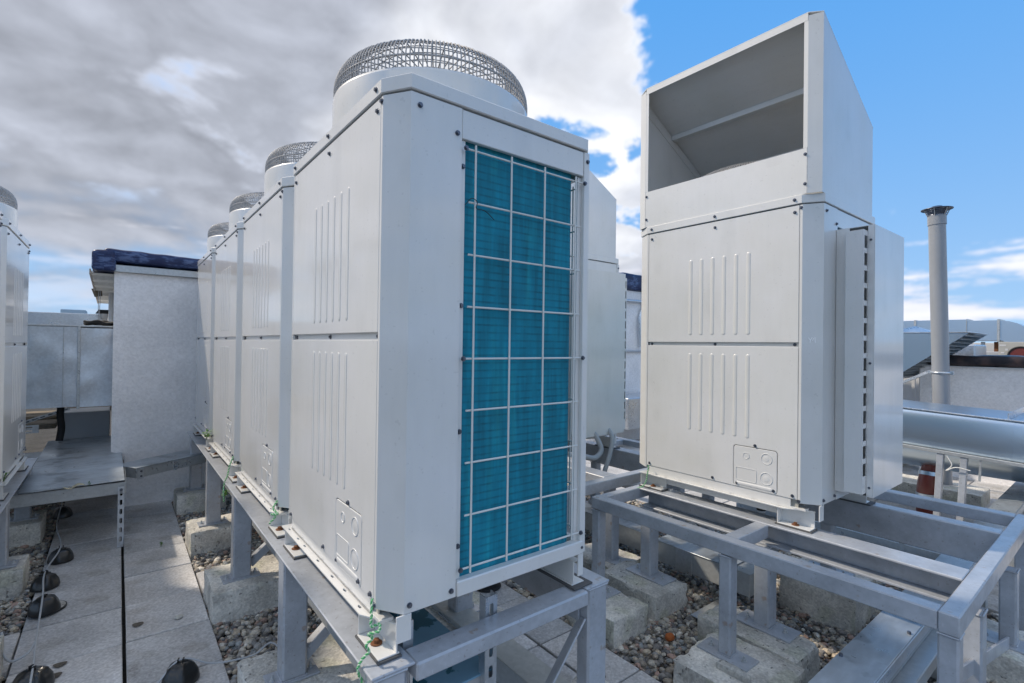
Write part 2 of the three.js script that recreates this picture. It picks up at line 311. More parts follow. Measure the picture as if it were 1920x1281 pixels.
// ================================================================ SETTING: roof deck, paving, gravel
{
  const g = new THREE.PlaneGeometry(500, 500).rotateX(-Math.PI / 2).translate(0, -0.06, 0);
  struct(part('roof_deck', boxUV(g), M.deck, scene));
}
const paving = new THREE.Group(); paving.name = 'paving'; scene.add(paving); struct(paving);
const paverRects = [];
{
  const R = rng(11);
  const put = (x0, x1, z0, z1, dy = 0) => {
    const G = 0.0035 + R() * 0.002, w = x1 - x0 - 2 * G, d = z1 - z0 - 2 * G;
    const o = part('paver', cb(-w / 2, w / 2, -0.045, 0, -d / 2, d / 2, 0.004), paverMats[Math.floor(R() * 4)], paving);
    o.position.set((x0 + x1) / 2, dy + (R() - 0.5) * 0.005, (z0 + z1) / 2); o.rotation.set((R() - 0.5) * 0.008, (R() - 0.5) * 0.006, (R() - 0.5) * 0.008);
    paverRects.push([x0, x1, z0, z1]);
  };
  const zs = []; for (let k = -10; k <= 8; k++) zs.push(-3.55 + k * 0.49);
  for (let k = 0; k + 1 < zs.length; k++) {
    const a = zs[k], b = zs[k + 1];
    if (b > 1.2) continue;
    put(-0.42, 0.046, a, b); put(0.054, 0.468, a, b);
  }
  // single pavers between the blocks at both sides of the walk
  put(0.468, 0.90, -4.32, -3.93); put(0.90, 1.32, -4.32, -3.93); put(-0.86, -0.42, -4.04, -3.60);
  // walk between the two rows
  for (let k = -9; k <= 6; k++) {
    const a = -2.137 + k * 0.485, b = a + 0.485;
    put(1.06, 1.485, a, b); put(1.485, 1.905, a + 0.0, b); put(1.912, 2.195, a, b);
  }
  // big field at the right beyond the frames
  for (let i = 0; i < 14; i++) for (let k = -14; k < 9; k++) put(4.55 + i * 0.49, 5.04 + i * 0.49, -1.9 + k * 0.49, -1.41 + k * 0.49);
  for (let i = 0; i < 3; i++) for (let k = 0; k < 3; k++) put(-2.6 + i * 0.49, -2.11 + i * 0.49, -8.4 + k * 0.49, -7.91 + k * 0.49);
}
{
  const R = rng(77), list = [];
  const zones = [[0.475, 1.06, -7.0, -0.9, 1], [2.2, 4.55, -5.2, 0.3, 1], [-1.6, -0.425, -7.2, -2.6, 1], [1.0, 2.2, -7.6, -6.6, 0.8]];
  const inPaver = (x, z) => paverRects.some(([a, b, c, d]) => x > a - 0.004 && x < b + 0.004 && z > c - 0.004 && z < d + 0.004);
  for (const [x0, x1, z0, z1] of zones) for (let layer = 0; layer < 2; layer++) {
    const st = 0.0235;
    for (let x = x0; x < x1; x += st) for (let z = z0; z < z1; z += st) {
      const px = x + (R() - 0.5) * st * 1.1, pz = z + (R() - 0.5) * st * 1.1;
      if (inPaver(px, pz) || (layer === 1 && R() < 0.35)) continue;
      const s = 0.0095 + Math.pow(R(), 2.4) * 0.014;
      list.push([px, layer ? -0.012 - R() * 0.010 : -0.042, pz, s]);
    }
  }
  // a few stray stones on the walk
  const geo = new THREE.IcosahedronGeometry(1, 2), p = geo.attributes.position;
  for (let i = 0; i < p.count; i++) { const v = new THREE.Vector3().fromBufferAttribute(p, i); const k = 1 + 0.30 * IN.noise(v.x * 1.2 + 3, v.y * 1.2, v.z * 1.2) + 0.12 * IN.noise(v.x * 2.6, v.y * 2.6 + 5, v.z * 2.6); v.multiplyScalar(k); p.setXYZ(i, v.x, v.y, v.z); }
  geo.computeVertexNormals();
  const pm = std({ color: 0xffffff, roughness: 0.8, map: concMap });
  const im = new THREE.InstancedMesh(geo, pm, list.length); im.name = 'gravel'; im.castShadow = im.receiveShadow = true;
  const pal = [[0.27, 0.26, 0.25], [0.20, 0.20, 0.205], [0.36, 0.34, 0.31], [0.40, 0.37, 0.33], [0.28, 0.25, 0.22], [0.13, 0.13, 0.14], [0.52, 0.50, 0.47], [0.24, 0.26, 0.28], [0.34, 0.24, 0.21], [0.38, 0.33, 0.27], [0.19, 0.18, 0.18]];
  const d = new THREE.Object3D(), c = new THREE.Color();
  list.forEach(([x, y, z, s], i) => {
    d.position.set(x, y, z); d.rotation.set((R() - 0.5) * 0.9, R() * 6.28, (R() - 0.5) * 0.9);
    d.scale.set(s * (0.95 + R() * 0.5), s * (0.55 + R() * 0.35), s * (0.8 + R() * 0.35)); d.updateMatrix(); im.setMatrixAt(i, d.matrix);
    const q = pal[Math.floor(R() * pal.length)], l = 1.5 + R() * 0.85; c.setRGB(q[0] * l, q[1] * l, q[2] * l); im.setColorAt(i, c);
  });
  im.userData = { kind: 'stuff', label: 'rounded multicoloured river gravel between the concrete blocks and pavers', category: 'gravel' };
  scene.add(im);
}

// ================================================================ AIR CONDITIONING UNITS
// local axes: x = 0 is the panelled face (depth towards +x), z = 0 the coil face, y = 0 the top of the carrying beam
const DEP = 0.851, LEN = 1.18;
const G = {}; // shared geometries
G.screw = merge([rod([0.001, 0, 0], [-0.0025, 0, 0], 0.0088, 12), rod([-0.0025, 0, 0], [-0.008, 0, 0], 0.0058, 6)]);
G.screwZ = G.screw.clone().rotateY(Math.PI / 2);  // points along +z
{
  const rib = (y0, y1) => {
    const prof = [], g = new THREE.CapsuleGeometry(0.0125, y1 - y0 - 0.025, 4, 12).scale(0.22, 1, 1).translate(0, (y0 + y1) / 2, 0); return boxUV(g);
  };
  G.ribUp = rib(1.05, 1.533); G.ribLo = rib(0.445, 0.935);
}
G.upper = extX(rrect(-1.08, -0.101, 1.005, 1.752, 0.003), 0, 0.014, 0.0022);
{
  const s = rrect(-1.08, -0.101, 0.155, 0.982, 0.003);
  const h = rrect(-0.4585, -0.2035, 0.1575, 0.3985, 0.020, THREE.Path); s.holes.push(h);
  G.lower = extX(s, 0, 0.014, 0.0018);
  G.plate = extX(rrect(-0.455, -0.207, 0.157, 0.395, 0.018), -0.0005, 0.013, 0.0015);
  const ring = (z, y, r, t = 0.0022) => boxUV(new THREE.TorusGeometry(r, t, 6, 28).rotateY(Math.PI / 2).scale(0.8, 1, 1).translate(-0.0008, y, z));
  const disc = (z, y, r) => boxUV(new THREE.SphereGeometry(r, 20, 8).scale(0.12, 1, 1).translate(0.0005, y, z));
  G.knock = merge([ring(-0.381, 0.344, 0.018), ring(-0.264, 0.345, 0.030), disc(-0.264, 0.345, 0.019), ring(-0.264, 0.233, 0.034), disc(-0.264, 0.233, 0.021), disc(-0.381, 0.344, 0.011)]);
  const rr = rrect(-0.441, -0.321, 0.196, 0.270, 0.010), pts = rr.getPoints(5).map((q) => new THREE.Vector3(-0.0006, q.y, q.x)); pts.pop();
  G.knockRect = boxUV(new THREE.TubeGeometry(new THREE.CatmullRomCurve3(pts, true, 'catmullrom', 0.01), 90, 0.0018, 5, true));
  G.plateRib = boxUV(new THREE.CapsuleGeometry(0.010, 0.19, 4, 10).scale(0.3, 1, 1).rotateX(Math.PI / 2).translate(-0.001, 0.176, -0.335));
}
const mz = (pts) => pts.map(([x, z]) => [x, -LEN - z]).reverse();
const cornerPlan = [[0, -0.098], [0, -0.085], [0.055, 0], [0.24, 0], [0.24, -0.012], [0.062, -0.012], [0.012, -0.088], [0.012, -0.098]];
G.corner = extY(cornerPlan, 0.140, 1.752, 0.0012);
G.cornerFar = extY(mz(cornerPlan), 0.140, 1.752, 0.0012);
G.header = cb(0.2425, 0.8185, 1.654, 1.751, -0.020, -0.002, 0.002);
G.headerFar = G.header.clone().translate(0, 0, -LEN + 0.022);
G.post = merge([cb(0.82, DEP, 0.140, 1.752, -0.04, 0.001, 0.0025), cb(0.800, 0.8195, 0.19, 1.652, -0.03, -0.016, 0.001)]);
G.postFar = cb(0.82, DEP, 0.140, 1.752, -LEN, -LEN + 0.04, 0.0025);
G.sill = merge([cb(0.2425, 0.835, 0.138, 0.190, -0.03, 0.006, 0.004)]);
G.sillFar = cb(0.2425, 0.8185, 0.138, 0.190, -LEN, -LEN + 0.03, 0.004);
G.sideHeader = cb(0.828, 0.849, 1.654, 1.751, -LEN + 0.041, -0.041, 0.002);
G.sideSill = cb(0.828, 0.849, 0.14, 0.19, -LEN + 0.041, -0.041, 0.002);
G.jamb = merge([cb(0.2415, 0.262, 0.191, 1.653, -0.030, -0.012, 0.001)]);
{
  const o = 0.006, capPlan = [[-o, -0.088], [0.052, o], [DEP + 0.004 - 0.02, o], [DEP + 0.006, -0.016], [DEP + 0.006, -LEN + 0.016], [DEP - 0.016, -LEN - o], [0.052, -LEN - o], [-o, -LEN + 0.088]];
  const hole = [...Array(40)].map((_, k) => [0.437 + 0.400 * Math.cos(k / 40 * 6.28319), -0.555 + 0.400 * Math.sin(k / 40 * 6.28319)]);
  G.cap = extY(capPlan, 1.757, 1.805, 0.003, [hole]);
}
{ // U-shaped coil with a round corner
  const pl = [], t = 0.03, r = 0.045, X0 = 0.262, X1 = 0.797, Z0 = -0.024, Z1 = -LEN + 0.03;
  const arc = (cx, cz, rad, a0, a1, n = 6) => [...Array(n + 1)].map((_, k) => { const a = a0 + (a1 - a0) * k / n; return [cx + rad * Math.cos(a), cz + rad * Math.sin(a)]; });
  const out = [[X0, Z0], ...arc(X1 - r, Z0 - r, r, Math.PI / 2, 0), ...arc(X1 - r, Z1 + r, r, 0, -Math.PI / 2), [X0, Z1]];
  const inn = [[X0, Z1 + t], ...arc(X1 - r, Z1 + r, r - t, -Math.PI / 2, 0), ...arc(X1 - r, Z0 - r, r - t, 0, Math.PI / 2), [X0, Z0 - t]];
  let g = extY([...out, ...inn], 0.165, 1.70);
  const p = g.attributes.position, uv = g.attributes.uv;
  for (let i = 0; i < p.count; i++) uv.setXY(i, (p.getX(i) - X0) * 1.0 - (p.getZ(i) - Z0) * 0.93, (p.getY(i) - 0.165) / 1.535);
  G.coil = g;
}
G.pan = merge([cb(0.09, 0.79, 0.105, 0.139, -LEN + 0.10, -0.10, 0.003), cb(0.0165, 0.022, 0.105, 0.98, -LEN + 0.1, -0.1, 0.001)]);
G.liner = merge([cb(0.0155, 0.019, 0.96, 1.03, -1.079, -0.102, 0.0005)]);
G.web = merge([cb(0.004, 0.012, 0.101, 0.1535, -1.06, -0.135, 0.001), cb(0.004, 0.05, 0.101, 0.112, -1.08, -0.06, 0.001)]);
// corner leg: bent strip with a hole
G.cornerLeg = merge([bar([0.056, 0.058, -0.002], [0.056, 0.139, -0.002], 0.050, 0.006, 0.001, [0, 0, 1])]);
G.cornerLegB = bar([0.828, 0.050, -0.004], [0.828, 0.138, -0.004], 0.028, 0.008, 0.001, [0, 0, 1]);
{ // rail: flat flange with slots, under the panel edge
  const s = new THREE.Shape([[-0.023, 1.13], [-0.023, 0.155], [0.052, 0.028], [0.058, 0.04], [0.058, 1.13]].map(([x, z]) => new THREE.Vector2(x, z)));
  for (const z of [0.20, 0.34, 0.47, 0.64, 0.82, 0.92, 1.06]) { const e = new THREE.Path(); e.absellipse(-0.005, z, 0.0045, 0.014, 0, Math.PI * 2); s.holes.push(e); }
  const g = new THREE.ExtrudeGeometry(s, { depth: 0.004, bevelEnabled: false, curveSegments: 6 }).rotateX(-Math.PI / 2).translate(0, 0.097, 0);
  G.rail = merge([boxUV(g), cb(0.052, 0.058, 0.04, 0.0965, -1.13, -0.04, 0.001)]);
}
// foot: bent bracket carrying the rail
const foot = (z0, z1) => merge([cb(-0.012, 0.058, 0.008, 0.013, z0, z1, 0.001), cb(0.046, 0.0505, 0.0135, 0.0965, z0, z1, 0.001), cb(-0.010, 0.0455, 0.0135, 0.0962, z0, z0 + 0.005, 0.001)]);
G.footA = foot(-0.20, -0.03); G.footB = foot(-1.12, -0.95);
const pad = (z0, z1) => cb(-0.016, 0.062, 0.0, 0.0078, z0 - 0.01, z1 + 0.008, 0.001);
G.padA = pad(-0.2, -0.03); G.padB = pad(-1.12, -0.95);
G.bolt = merge([rod([0, 0.0132, 0], [0, 0.0165, 0], 0.019, 14), rod([0, 0.0165, 0], [0, 0.027, 0], 0.010, 6)]);
G.footBack = merge([cb(0.80, 0.868, 0.008, 0.013, -0.22, -0.02, 0.001), cb(0.806, 0.812, 0.0135, 0.104, -0.22, -0.02, 0.001), cb(0.812, 0.845, 0.0985, 0.104, -0.22, -0.02, 0.001)]);
G.footBack2 = G.footBack.clone().translate(0, 0, -0.92);
G.padBack = cb(0.79, 0.895, 0, 0.0078, -0.23, 0.005, 0.002);
{ // fan cowl and wire guard over it
  const C = [0.437, -0.555];
G.cowl = lathe([[0.402, 1.80], [0.402, 1.960], [0.408, 1.968], [0.417, 1.968], [0.420, 1.958], [0.420, 1.806], [0.410, 1.8058]], 72).translate(C[0], 0, C[1]);
  const dy = 0.020, dr = 0.008, prof = [[0.405, 1.945], [0.407, 1.985], [0.402, 2.022], [0.386, 2.055], [0.358, 2.078], [0.31, 2.091], [0.20, 2.098], [0.07, 2.100]].map(([r, y]) => [r + dr, y + dy]);
  const list = [], N = 168;
  for (let k = 0; k < N; k++) {
    const a = k / N * Math.PI * 2, ca = Math.cos(a), sa = Math.sin(a);
    const pr = k % 4 ? prof.slice(0, 6) : prof;
    const c = new THREE.CatmullRomCurve3(pr.map(([r, y]) => new THREE.Vector3(r * ca, y, r * sa)));
    list.push(boxUV(new THREE.TubeGeometry(c, pr.length + 3, 0.0026, 5, false)));
  }
  for (const [r, y] of [[0.4065, 1.972], [0.4045, 1.997], [0.3985, 2.024], [0.387, 2.050], [0.366, 2.069], [0.335, 2.083], [0.30, 2.090], [0.25, 2.094], [0.20, 2.096], [0.14, 2.098], [0.07, 2.098]].map(([r, y]) => [r + dr, y + dy]))
    list.push(boxUV(new THREE.TorusGeometry(r, y > 2.01 && y < 2.02 ? 0.0040 : 0.0020, 5, 96).rotateX(Math.PI / 2).translate(0, y - 0.002, 0)));
  G.guard = merge(list).translate(C[0], 0, C[1]);
  const fan = [rod([0, 1.72, 0], [0, 1.86, 0], 0.09, 20)];
  for (let k = 0; k < 4; k++) { const b = new THREE.BoxGeometry(0.30, 0.006, 0.20, 6, 1, 1); b.rotateX(0.45).translate(0.235, 1.80, 0).rotateY(k * Math.PI / 2); fan.push(boxUV(b)); }
  G.fan = merge(fan).translate(C[0], 0, C[1]);
}
// wires
const WY = [1.621, 1.445, 1.27, 1.096, 0.923, 0.75, 0.576, 0.402, 0.227], WX = [0.289, 0.442, 0.60, 0.763];
G.wireV = rod([0, 0.211, 0], [0, 1.637, 0], 0.0036, 8);
G.wireH = rod([0.256, 0, 0], [0.812, 0, 0], 0.0036, 8);
G.wireHs = rod([0.268, 0, 0], [0.796, 0, 0], 0.0036, 8);
G.wireZ = rod([0, 0, -LEN + 0.05], [0, 0, -0.05], 0.0034, 8);
G.label = cb(0.062, 0.150, 0, 0.34, 0.0006, 0.0014, 0.0002);
function labelTex() {
  const c = document.createElement('canvas'); c.width = 256; c.height = 1024; const x = c.getContext('2d'), R = rng(5);
  x.fillStyle = '#c3c8cc'; x.fillRect(0, 0, 256, 1024); x.strokeStyle = '#50565e'; x.fillStyle = '#50565e'; x.lineWidth = 4;
  x.strokeRect(10, 10, 236, 200); for (let k = 0; k < 6; k++) x.fillRect(24, 30 + k * 28, 90 + R() * 110, 7);
  x.strokeRect(10, 300, 236, 220); x.strokeRect(60, 340, 70, 70); x.strokeRect(150, 340, 60, 130); x.beginPath(); x.arc(95, 465, 30, 0, 7); x.stroke();
  for (let k = 0; k < 9; k++) x.fillRect(20 + (k % 2) * 110, 560 + Math.floor(k / 2) * 34, 60 + R() * 35, 8);
  x.strokeRect(10, 740, 236, 120); for (let k = 0; k < 12; k++) x.fillRect(30 + k * 17, 760, 6, 80);
  for (let k = 0; k < 4; k++) x.fillRect(20, 890 + k * 26, 120 + R() * 90, 6);
  const t = new THREE.CanvasTexture(c); t.colorSpace = THREE.SRGBColorSpace; return t;
}
M.label = std({ map: labelTex(), roughness: 0.5 });
{ // uv of the label face over its own size
  const p = G.label.attributes.position, uv = G.label.attributes.uv;
  for (let i = 0; i < p.count; i++) uv.setXY(i, (p.getX(i) - 0.062) / 0.088, p.getY(i) / 0.34);
}

function makeUnit(label, category, hooded) {
  const t = thing('condenser_unit', label, category);
  const up = part('upper_panel', G.upper, M.paint, t), lo = part('lower_panel', G.lower, M.paint, t);
  for (let k = 0; k < 6; k++) for (const [g, p] of [[G.ribUp, up], [G.ribLo, lo]]) part('rib', g, M.paint, p).position.set(0.0002, 0, -0.378 - k * 0.0752);
  const pl = part('access_plate', G.plate, M.paint, t); part('knockout', G.knock, M.paint, pl); part('knockout', G.knockRect, M.paint, pl); part('rib', G.plateRib, M.paint, pl);
  part('seam_strip', G.liner, M.paint, t);
  part('corner_panel', G.corner, M.paint, t); part('corner_panel', G.cornerFar, M.paint, t);
  part('header_panel', G.header, M.paint, t); part('header_panel', G.headerFar, M.paint, t);
  part('corner_post', G.post, M.paint, t); part('corner_post', G.postFar, M.paint, t);
  part('sill_bar', G.sill, M.paint, t); part('sill_bar', G.sillFar, M.paint, t); part('side_header', G.sideHeader, M.paint, t); part('side_sill', G.sideSill, M.paint, t); part('jamb', G.jamb, M.paint, t);
  part('cap', G.cap, M.paint, t); part('coil', G.coil, M.coil, t); part('base_pan', G.pan, M.inner, t); part('base_web', G.web, M.paint, t);
  part('corner_leg', G.cornerLeg, M.paint, t); part('corner_leg', G.cornerLegB, M.paint, t);
  part('base_rail', G.rail, M.paint, t);
  for (const [f, p, z] of [[G.footA, G.padA, -0.115], [G.footB, G.padB, -1.035]]) { const o = part('foot', f, M.paint, t); part('pad', p, M.felt, o); const b = part('bolt', G.bolt, M.rust, o); b.position.set(0.018, 0, z); }
  { const o = part('foot', G.footBack, M.paint, t); part('pad', G.padBack, M.felt, o); part('foot', G.footBack2, M.paint, t); }
  part('fan_cowl', G.cowl, M.paint, t); const fg = part('fan_guard', G.guard, M.grille, t); part('fan', G.fan, M.dark, t);
  const wg = part('wire_guard', G.wireH, M.wire, t); wg.position.set(0, WY[0], 0.004);
  for (const x of WX) part('wire', G.wireV, M.wire, wg).position.set(x, -WY[0], 0.0068);
  WY.forEach((y, k) => { if (k) part('wire', k === 4 || k === 8 ? G.wireH : G.wireHs, M.wire, wg).position.set(0, y - WY[0], 0); });
  const sg = part('wire_guard', G.wireZ, M.wire, t); sg.position.set(0.838, WY[0], 0);
  WY.forEach((y, k) => { if (k) part('wire', G.wireZ, M.wire, sg).position.set(0, y - WY[0], 0); });
  for (const z of [-0.085, -0.24, -0.40, -0.56, -0.72, -0.88, -1.04]) part('wire', G.wireV, M.wire, sg).position.set(0.006, -WY[0], z);
  const scX = (y, z, x = 0) => { part('screw', G.screw, M.screw, t).position.set(x, y, z); };
  for (const z of [-0.125, -0.59, -1.055]) { scX(1.782, z, -0.006); scX(1.715, z); scX(0.993, z, 0.0155); scX(0.172, z); }
  scX(1.735, -0.0925); scX(0.150, -0.0925, -0.0005); scX(0.41, -0.33); scX(0.174, -0.435, 0); scX(0.174, -0.225, 0);
  const scZ = (x, y, z = 0.0) => { part('screw', G.screwZ, M.screw, t).position.set(x, y, z); };
  for (const [x, y] of [[0.085, 1.715], [0.222, 1.665], [0.073, 0.165], [0.222, 0.165], [0.838, 1.715], [0.826, 0.165]]) scZ(x, y, 0.001);
  for (const y of [1.621, 0.923, 0.227]) { scZ(0.252, y, 0.008); scZ(0.815, y, 0.009); }
  for (const y of [1.565, 1.10, 0.68, 0.30]) scZ(0.2515, y, -0.011);
  if (hooded) addHood(t, scX);
  return t;
}
function addHood(t, scX) {
  const hood = part('hood', cb(0, 0.003, 1.806, 2.053, -LEN + 0.066, -0.066, 0.001), M.paint, t); // front panel below the opening
  const yo = 2.053, yt = 2.785, ys = 2.364, xb = 0.80;
  // end sheets with a narrow chamfer at the front edge
  for (const [z0, s] of [[0, 1], [-LEN, -1]]) {
    part('hood_side', extZ([[0.028, 1.806], [xb, 1.806], [xb, ys], [0.028, yt - 0.018]], s > 0 ? z0 - 0.003 : z0, s > 0 ? z0 : z0 + 0.003), M.paint, hood);
    const a = z0 - s * 0.064, pl = [[0.0, a], [0.028, z0], [0.028, z0 - s * 0.004], [0.004, a - s * 0.001]];
    part('hood_corner', extY(pl, 1.806, yt - 0.020), M.paint, hood);
    part('hood_jamb', cb(0.0005, 0.004, yo, yt - 0.045, Math.min(a, a - s * 0.022), Math.max(a, a - s * 0.022), 0.0008), M.paint, hood);
    // angle along the joint of end sheet and roof sheet
    part('hood_angle', bar([0.05, yt - 0.085, z0 - s * 0.006], [xb - 0.03, ys - 0.022, z0 - s * 0.006], 0.006, 0.06, 0.001), M.paint, hood);
  }
  // roof sheet, back sheet, front lip, stiffener
  const roof = extY([[0.0, -0.065], [0.028, 0.0005], [xb + 0.004, 0.0005], [xb + 0.004, -LEN - 0.0005], [0.028, -LEN - 0.0005], [0.0, -LEN + 0.065]], -0.004, 0);
  { const p = roof.attributes.position; for (let i = 0; i < p.count; i++) p.setY(i, p.getY(i) + yt - p.getX(i) * (yt - ys) / xb); roof.computeVertexNormals(); }
  part('hood_roof', roof, M.paint, hood);
  part('hood_back', cb(xb - 0.001, xb + 0.003, 1.806, ys - 0.004, -LEN + 0.003, -0.003, 0.001), M.paint, hood);
  part('hood_lip', cb(0.0, 0.004, yt - 0.045, yt - 0.0045, -LEN + 0.066, -0.066, 0.001), M.paint, hood);
  part('stiffener', bar([0.41, 2.555, -LEN + 0.01], [0.41, 2.555, -0.01], 0.05, 0.036, 0.002), M.paint, hood);
  for (const z of [-0.075, -1.105]) for (const y of [1.86, 2.02]) { const s = part('screw', G.screw, M.screw, hood); s.position.set(0, y, z); }
  // wind guard box in front of the coil face
  const gx0 = 0.222, gx1 = 0.725, gz = 0.182, y0 = 0.195, y1 = 1.632;
  const wb = part('wind_guard', cb(gx0, gx1, y0, y1, gz - 0.0025, gz, 0.0008), M.paint, t);
  for (const [xa, xb2] of [[gx0, gx0 + 0.0025], [gx1 - 0.0025, gx1]]) { // open behind the slotted channel
    part('guard_side', cb(xa, xb2, y0, y1, 0.0015, 0.0655, 0.0008), M.paint, wb); part('guard_side', cb(xa, xb2, y0, y1, 0.1505, gz - 0.003, 0.0008), M.paint, wb);
    const m = xa < 0.4 ? xa + 0.11 : xa - 0.11; part('slot_blocker', cb(m, m + 0.002, y0 + 0.004, y1 - 0.004, 0.0015, gz - 0.012, 0.0006), M.paint, wb);  // unseen plate added to block light so the slots stay dark
  }
  part('guard_top', extZ([[gx0 + 0.003, y1 - 0.003], [gx1 - 0.003, y1 - 0.003], [gx1 - 0.003, y1], [gx0 + 0.003, y1]], 0.0015, gz - 0.003), M.paint, wb);
  part('guard_bottom', cb(gx0 + 0.003, gx1 - 0.003, y0, y0 + 0.003, 0.0085, gz - 0.003, 0.0008), M.paint, wb);
  for (const s of [-1, 1]) {
    const X = s < 0 ? gx0 : gx1, xo = X + s * 0.058, za = 0.066, zb = 0.150;
    part('side_channel', [cb(Math.min(xo, xo + s * 0.002), Math.max(xo, xo + s * 0.002), y0 + 0.02, y1 - 0.03, za, zb, 0.0006), cb(Math.min(X + s * 0.0005, xo - s * 0.0005), Math.max(X + s * 0.0005, xo - s * 0.0005), y1 - 0.033, y1 - 0.031, za, zb, 0.0004), cb(Math.min(X + s * 0.0005, xo - s * 0.0005), Math.max(X + s * 0.0005, xo - s * 0.0005), y0 + 0.02, y0 + 0.022, za, zb, 0.0004)], M.paint, wb);
    part('channel_end', cb(Math.min(X - s * 0.002, xo - s * 0.0005), Math.max(X - s * 0.002, xo - s * 0.0005), y0 + 0.0225, y1 - 0.0335, za, za + 0.002, 0.0004), M.paint, wb);
    const holes = [], a = Math.min(X, xo) + 0.0006, b = Math.max(X, xo) - 0.0006, m = [a + 0.005, b - 0.005];
    for (let k = 0; k < 15; k++) { const yy = y1 - 0.06 - k * 0.0922; holes.push([[m[0], yy - 0.066], [m[1], yy - 0.066], [m[1], yy], [m[0], yy]]); }
    part('slotted_strip', extZ([[a, y0 + 0.0225], [b, y0 + 0.0225], [b, y1 - 0.0335], [a, y1 - 0.0335]], zb - 0.002, zb, 0, holes), M.paint, wb);
    part('channel_flange', cb(Math.min(X - s * 0.0002, X + s * 0.002), Math.max(X - s * 0.0002, X + s * 0.002), y0 + 0.01, y1 - 0.01, zb + 0.001, gz - 0.004, 0.0005), M.paint, wb);
    for (const y of [y0 + 0.05, 0.9, y1 - 0.08]) { const q = part('screw', G.screw, M.screw, wb); q.position.set(X + s * 0.0025, y, zb + 0.014); if (s > 0) q.rotation.y = Math.PI; q.scale.setScalar(0.7); }
  }
}
const BY = 0.73;
const unitA = makeUnit('nearest grey condenser unit with its blue finned coil facing the camera', 'condenser unit', false);
unitA.position.set(0.643, BY, -1.405); unitA.userData.group = 'units of the middle row';
const rowNames = ['second grey condenser unit of the middle row, just behind the nearest one', 'third grey condenser unit of the middle row, counted from the nearest', 'last grey condenser unit of the middle row, against the plaster wall'];
rowNames.forEach((l, k) => {
  const o = dup(unitA, [0.643, BY, -1.405 - 1.22 * (k + 1)], 0, l, 'units of the middle row');
  const lb = part('type_label', G.label, M.label, o); lb.position.set(0, 0.20, 0); lb.userData.label = 'printed data label with small diagrams';
});
const leftNames = ['far end condenser unit of the row at the left edge of the picture', 'condenser unit at the left edge of the picture, second from the far end'];
leftNames.forEach((l, k) => dup(unitA, [-0.574, 0.665, -5.63 + 1.22 * k], Math.PI, l, 'units of the left row'));
const unitR = makeUnit('large grey condenser unit with open slanted hood on top, at the right', 'condenser unit', true);
unitR.position.set(2.89, BY, -1.068); unitR.userData.group = 'hooded units of the right row';
dup(unitR, [2.89, BY, -3.12], 0, 'hooded condenser unit partly hidden behind the nearest unit with the blue coil', 'hooded units of the right row');
{ // chalk mark on the hooded unit
  const c = document.createElement('canvas'); c.width = 128; c.height = 128; const x = c.getContext('2d');
  x.clearRect(0, 0, 128, 128); x.strokeStyle = '#ffffff'; x.lineWidth = 7; x.lineCap = 'round';
  x.beginPath(); x.moveTo(22, 40); x.lineTo(40, 70); x.lineTo(58, 36); x.moveTo(40, 70); x.lineTo(38, 96); x.moveTo(62, 70); x.lineTo(74, 46); x.moveTo(86, 36); x.lineTo(90, 96); x.stroke();
  const t = new THREE.CanvasTexture(c); t.colorSpace = THREE.SRGBColorSpace;
  const m = std({ color: 0xffffff, alphaMap: t, transparent: true, roughness: 0.9, side: THREE.DoubleSide });
  const g = new THREE.PlaneGeometry(0.06, 0.06); const o = new THREE.Mesh(g, m); o.name = 'chalk_mark'; o.position.set(0.0265, 1.02, -0.0405); o.rotation.y = -Math.atan2(0.085, 0.055); unitR.add(o);
  o.translateZ(0.0022);
}

// ================================================================ STEEL FRAMES AND CONCRETE BLOCKS
G.bolt2 = merge([rod([0, 0, 0], [0, 0.003, 0], 0.014, 12), rod([0, 0.003, 0], [0, 0.012, 0], 0.009, 6), rod([0, 0.012, 0], [0, 0.026, 0], 0.005, 8)]);
function addPost(fr, x0, x1, z0, z1, ytop, ybase, plate) { // plate: [dx0, dx1, dz0, dz1] beyond the post
  const p = part('post', cb(x0, x1, ybase + 0.010, ytop, z0, z1, 0.008), M.steel, fr);
  const wl = []; for (const y of [ybase + 0.012, ytop - 0.002]) for (const [A, B] of [[[x0, y, z0], [x0, y, z1]], [[x0, y, z1], [x1, y, z1]], [[x1, y, z0], [x1, y, z1]]]) wl.push(rod(A, B, 0.0042, 6));
  part('weld_bead', wl, M.steel, p).userData.kind = 'stuff';
  const [a, b, c, d] = plate;
  const q = part('base_plate', cb(x0 - a, x1 + b, ybase, ybase + 0.0098, z0 - c, z1 + d, 0.0015), M.steel, fr);
  for (const [bx, bz] of (c > a ? [[(x0 + x1) / 2, z0 - c * 0.55], [(x0 + x1) / 2, z1 + d * 0.55]] : [[x0 - a * 0.55, (z0 + z1) / 2], [x1 + b * 0.55, (z0 + z1) / 2]])) { const w = part('bolt', G.bolt2, M.galvMatt, q); w.position.set(bx, ybase + 0.0099, bz); }
  return p;
}
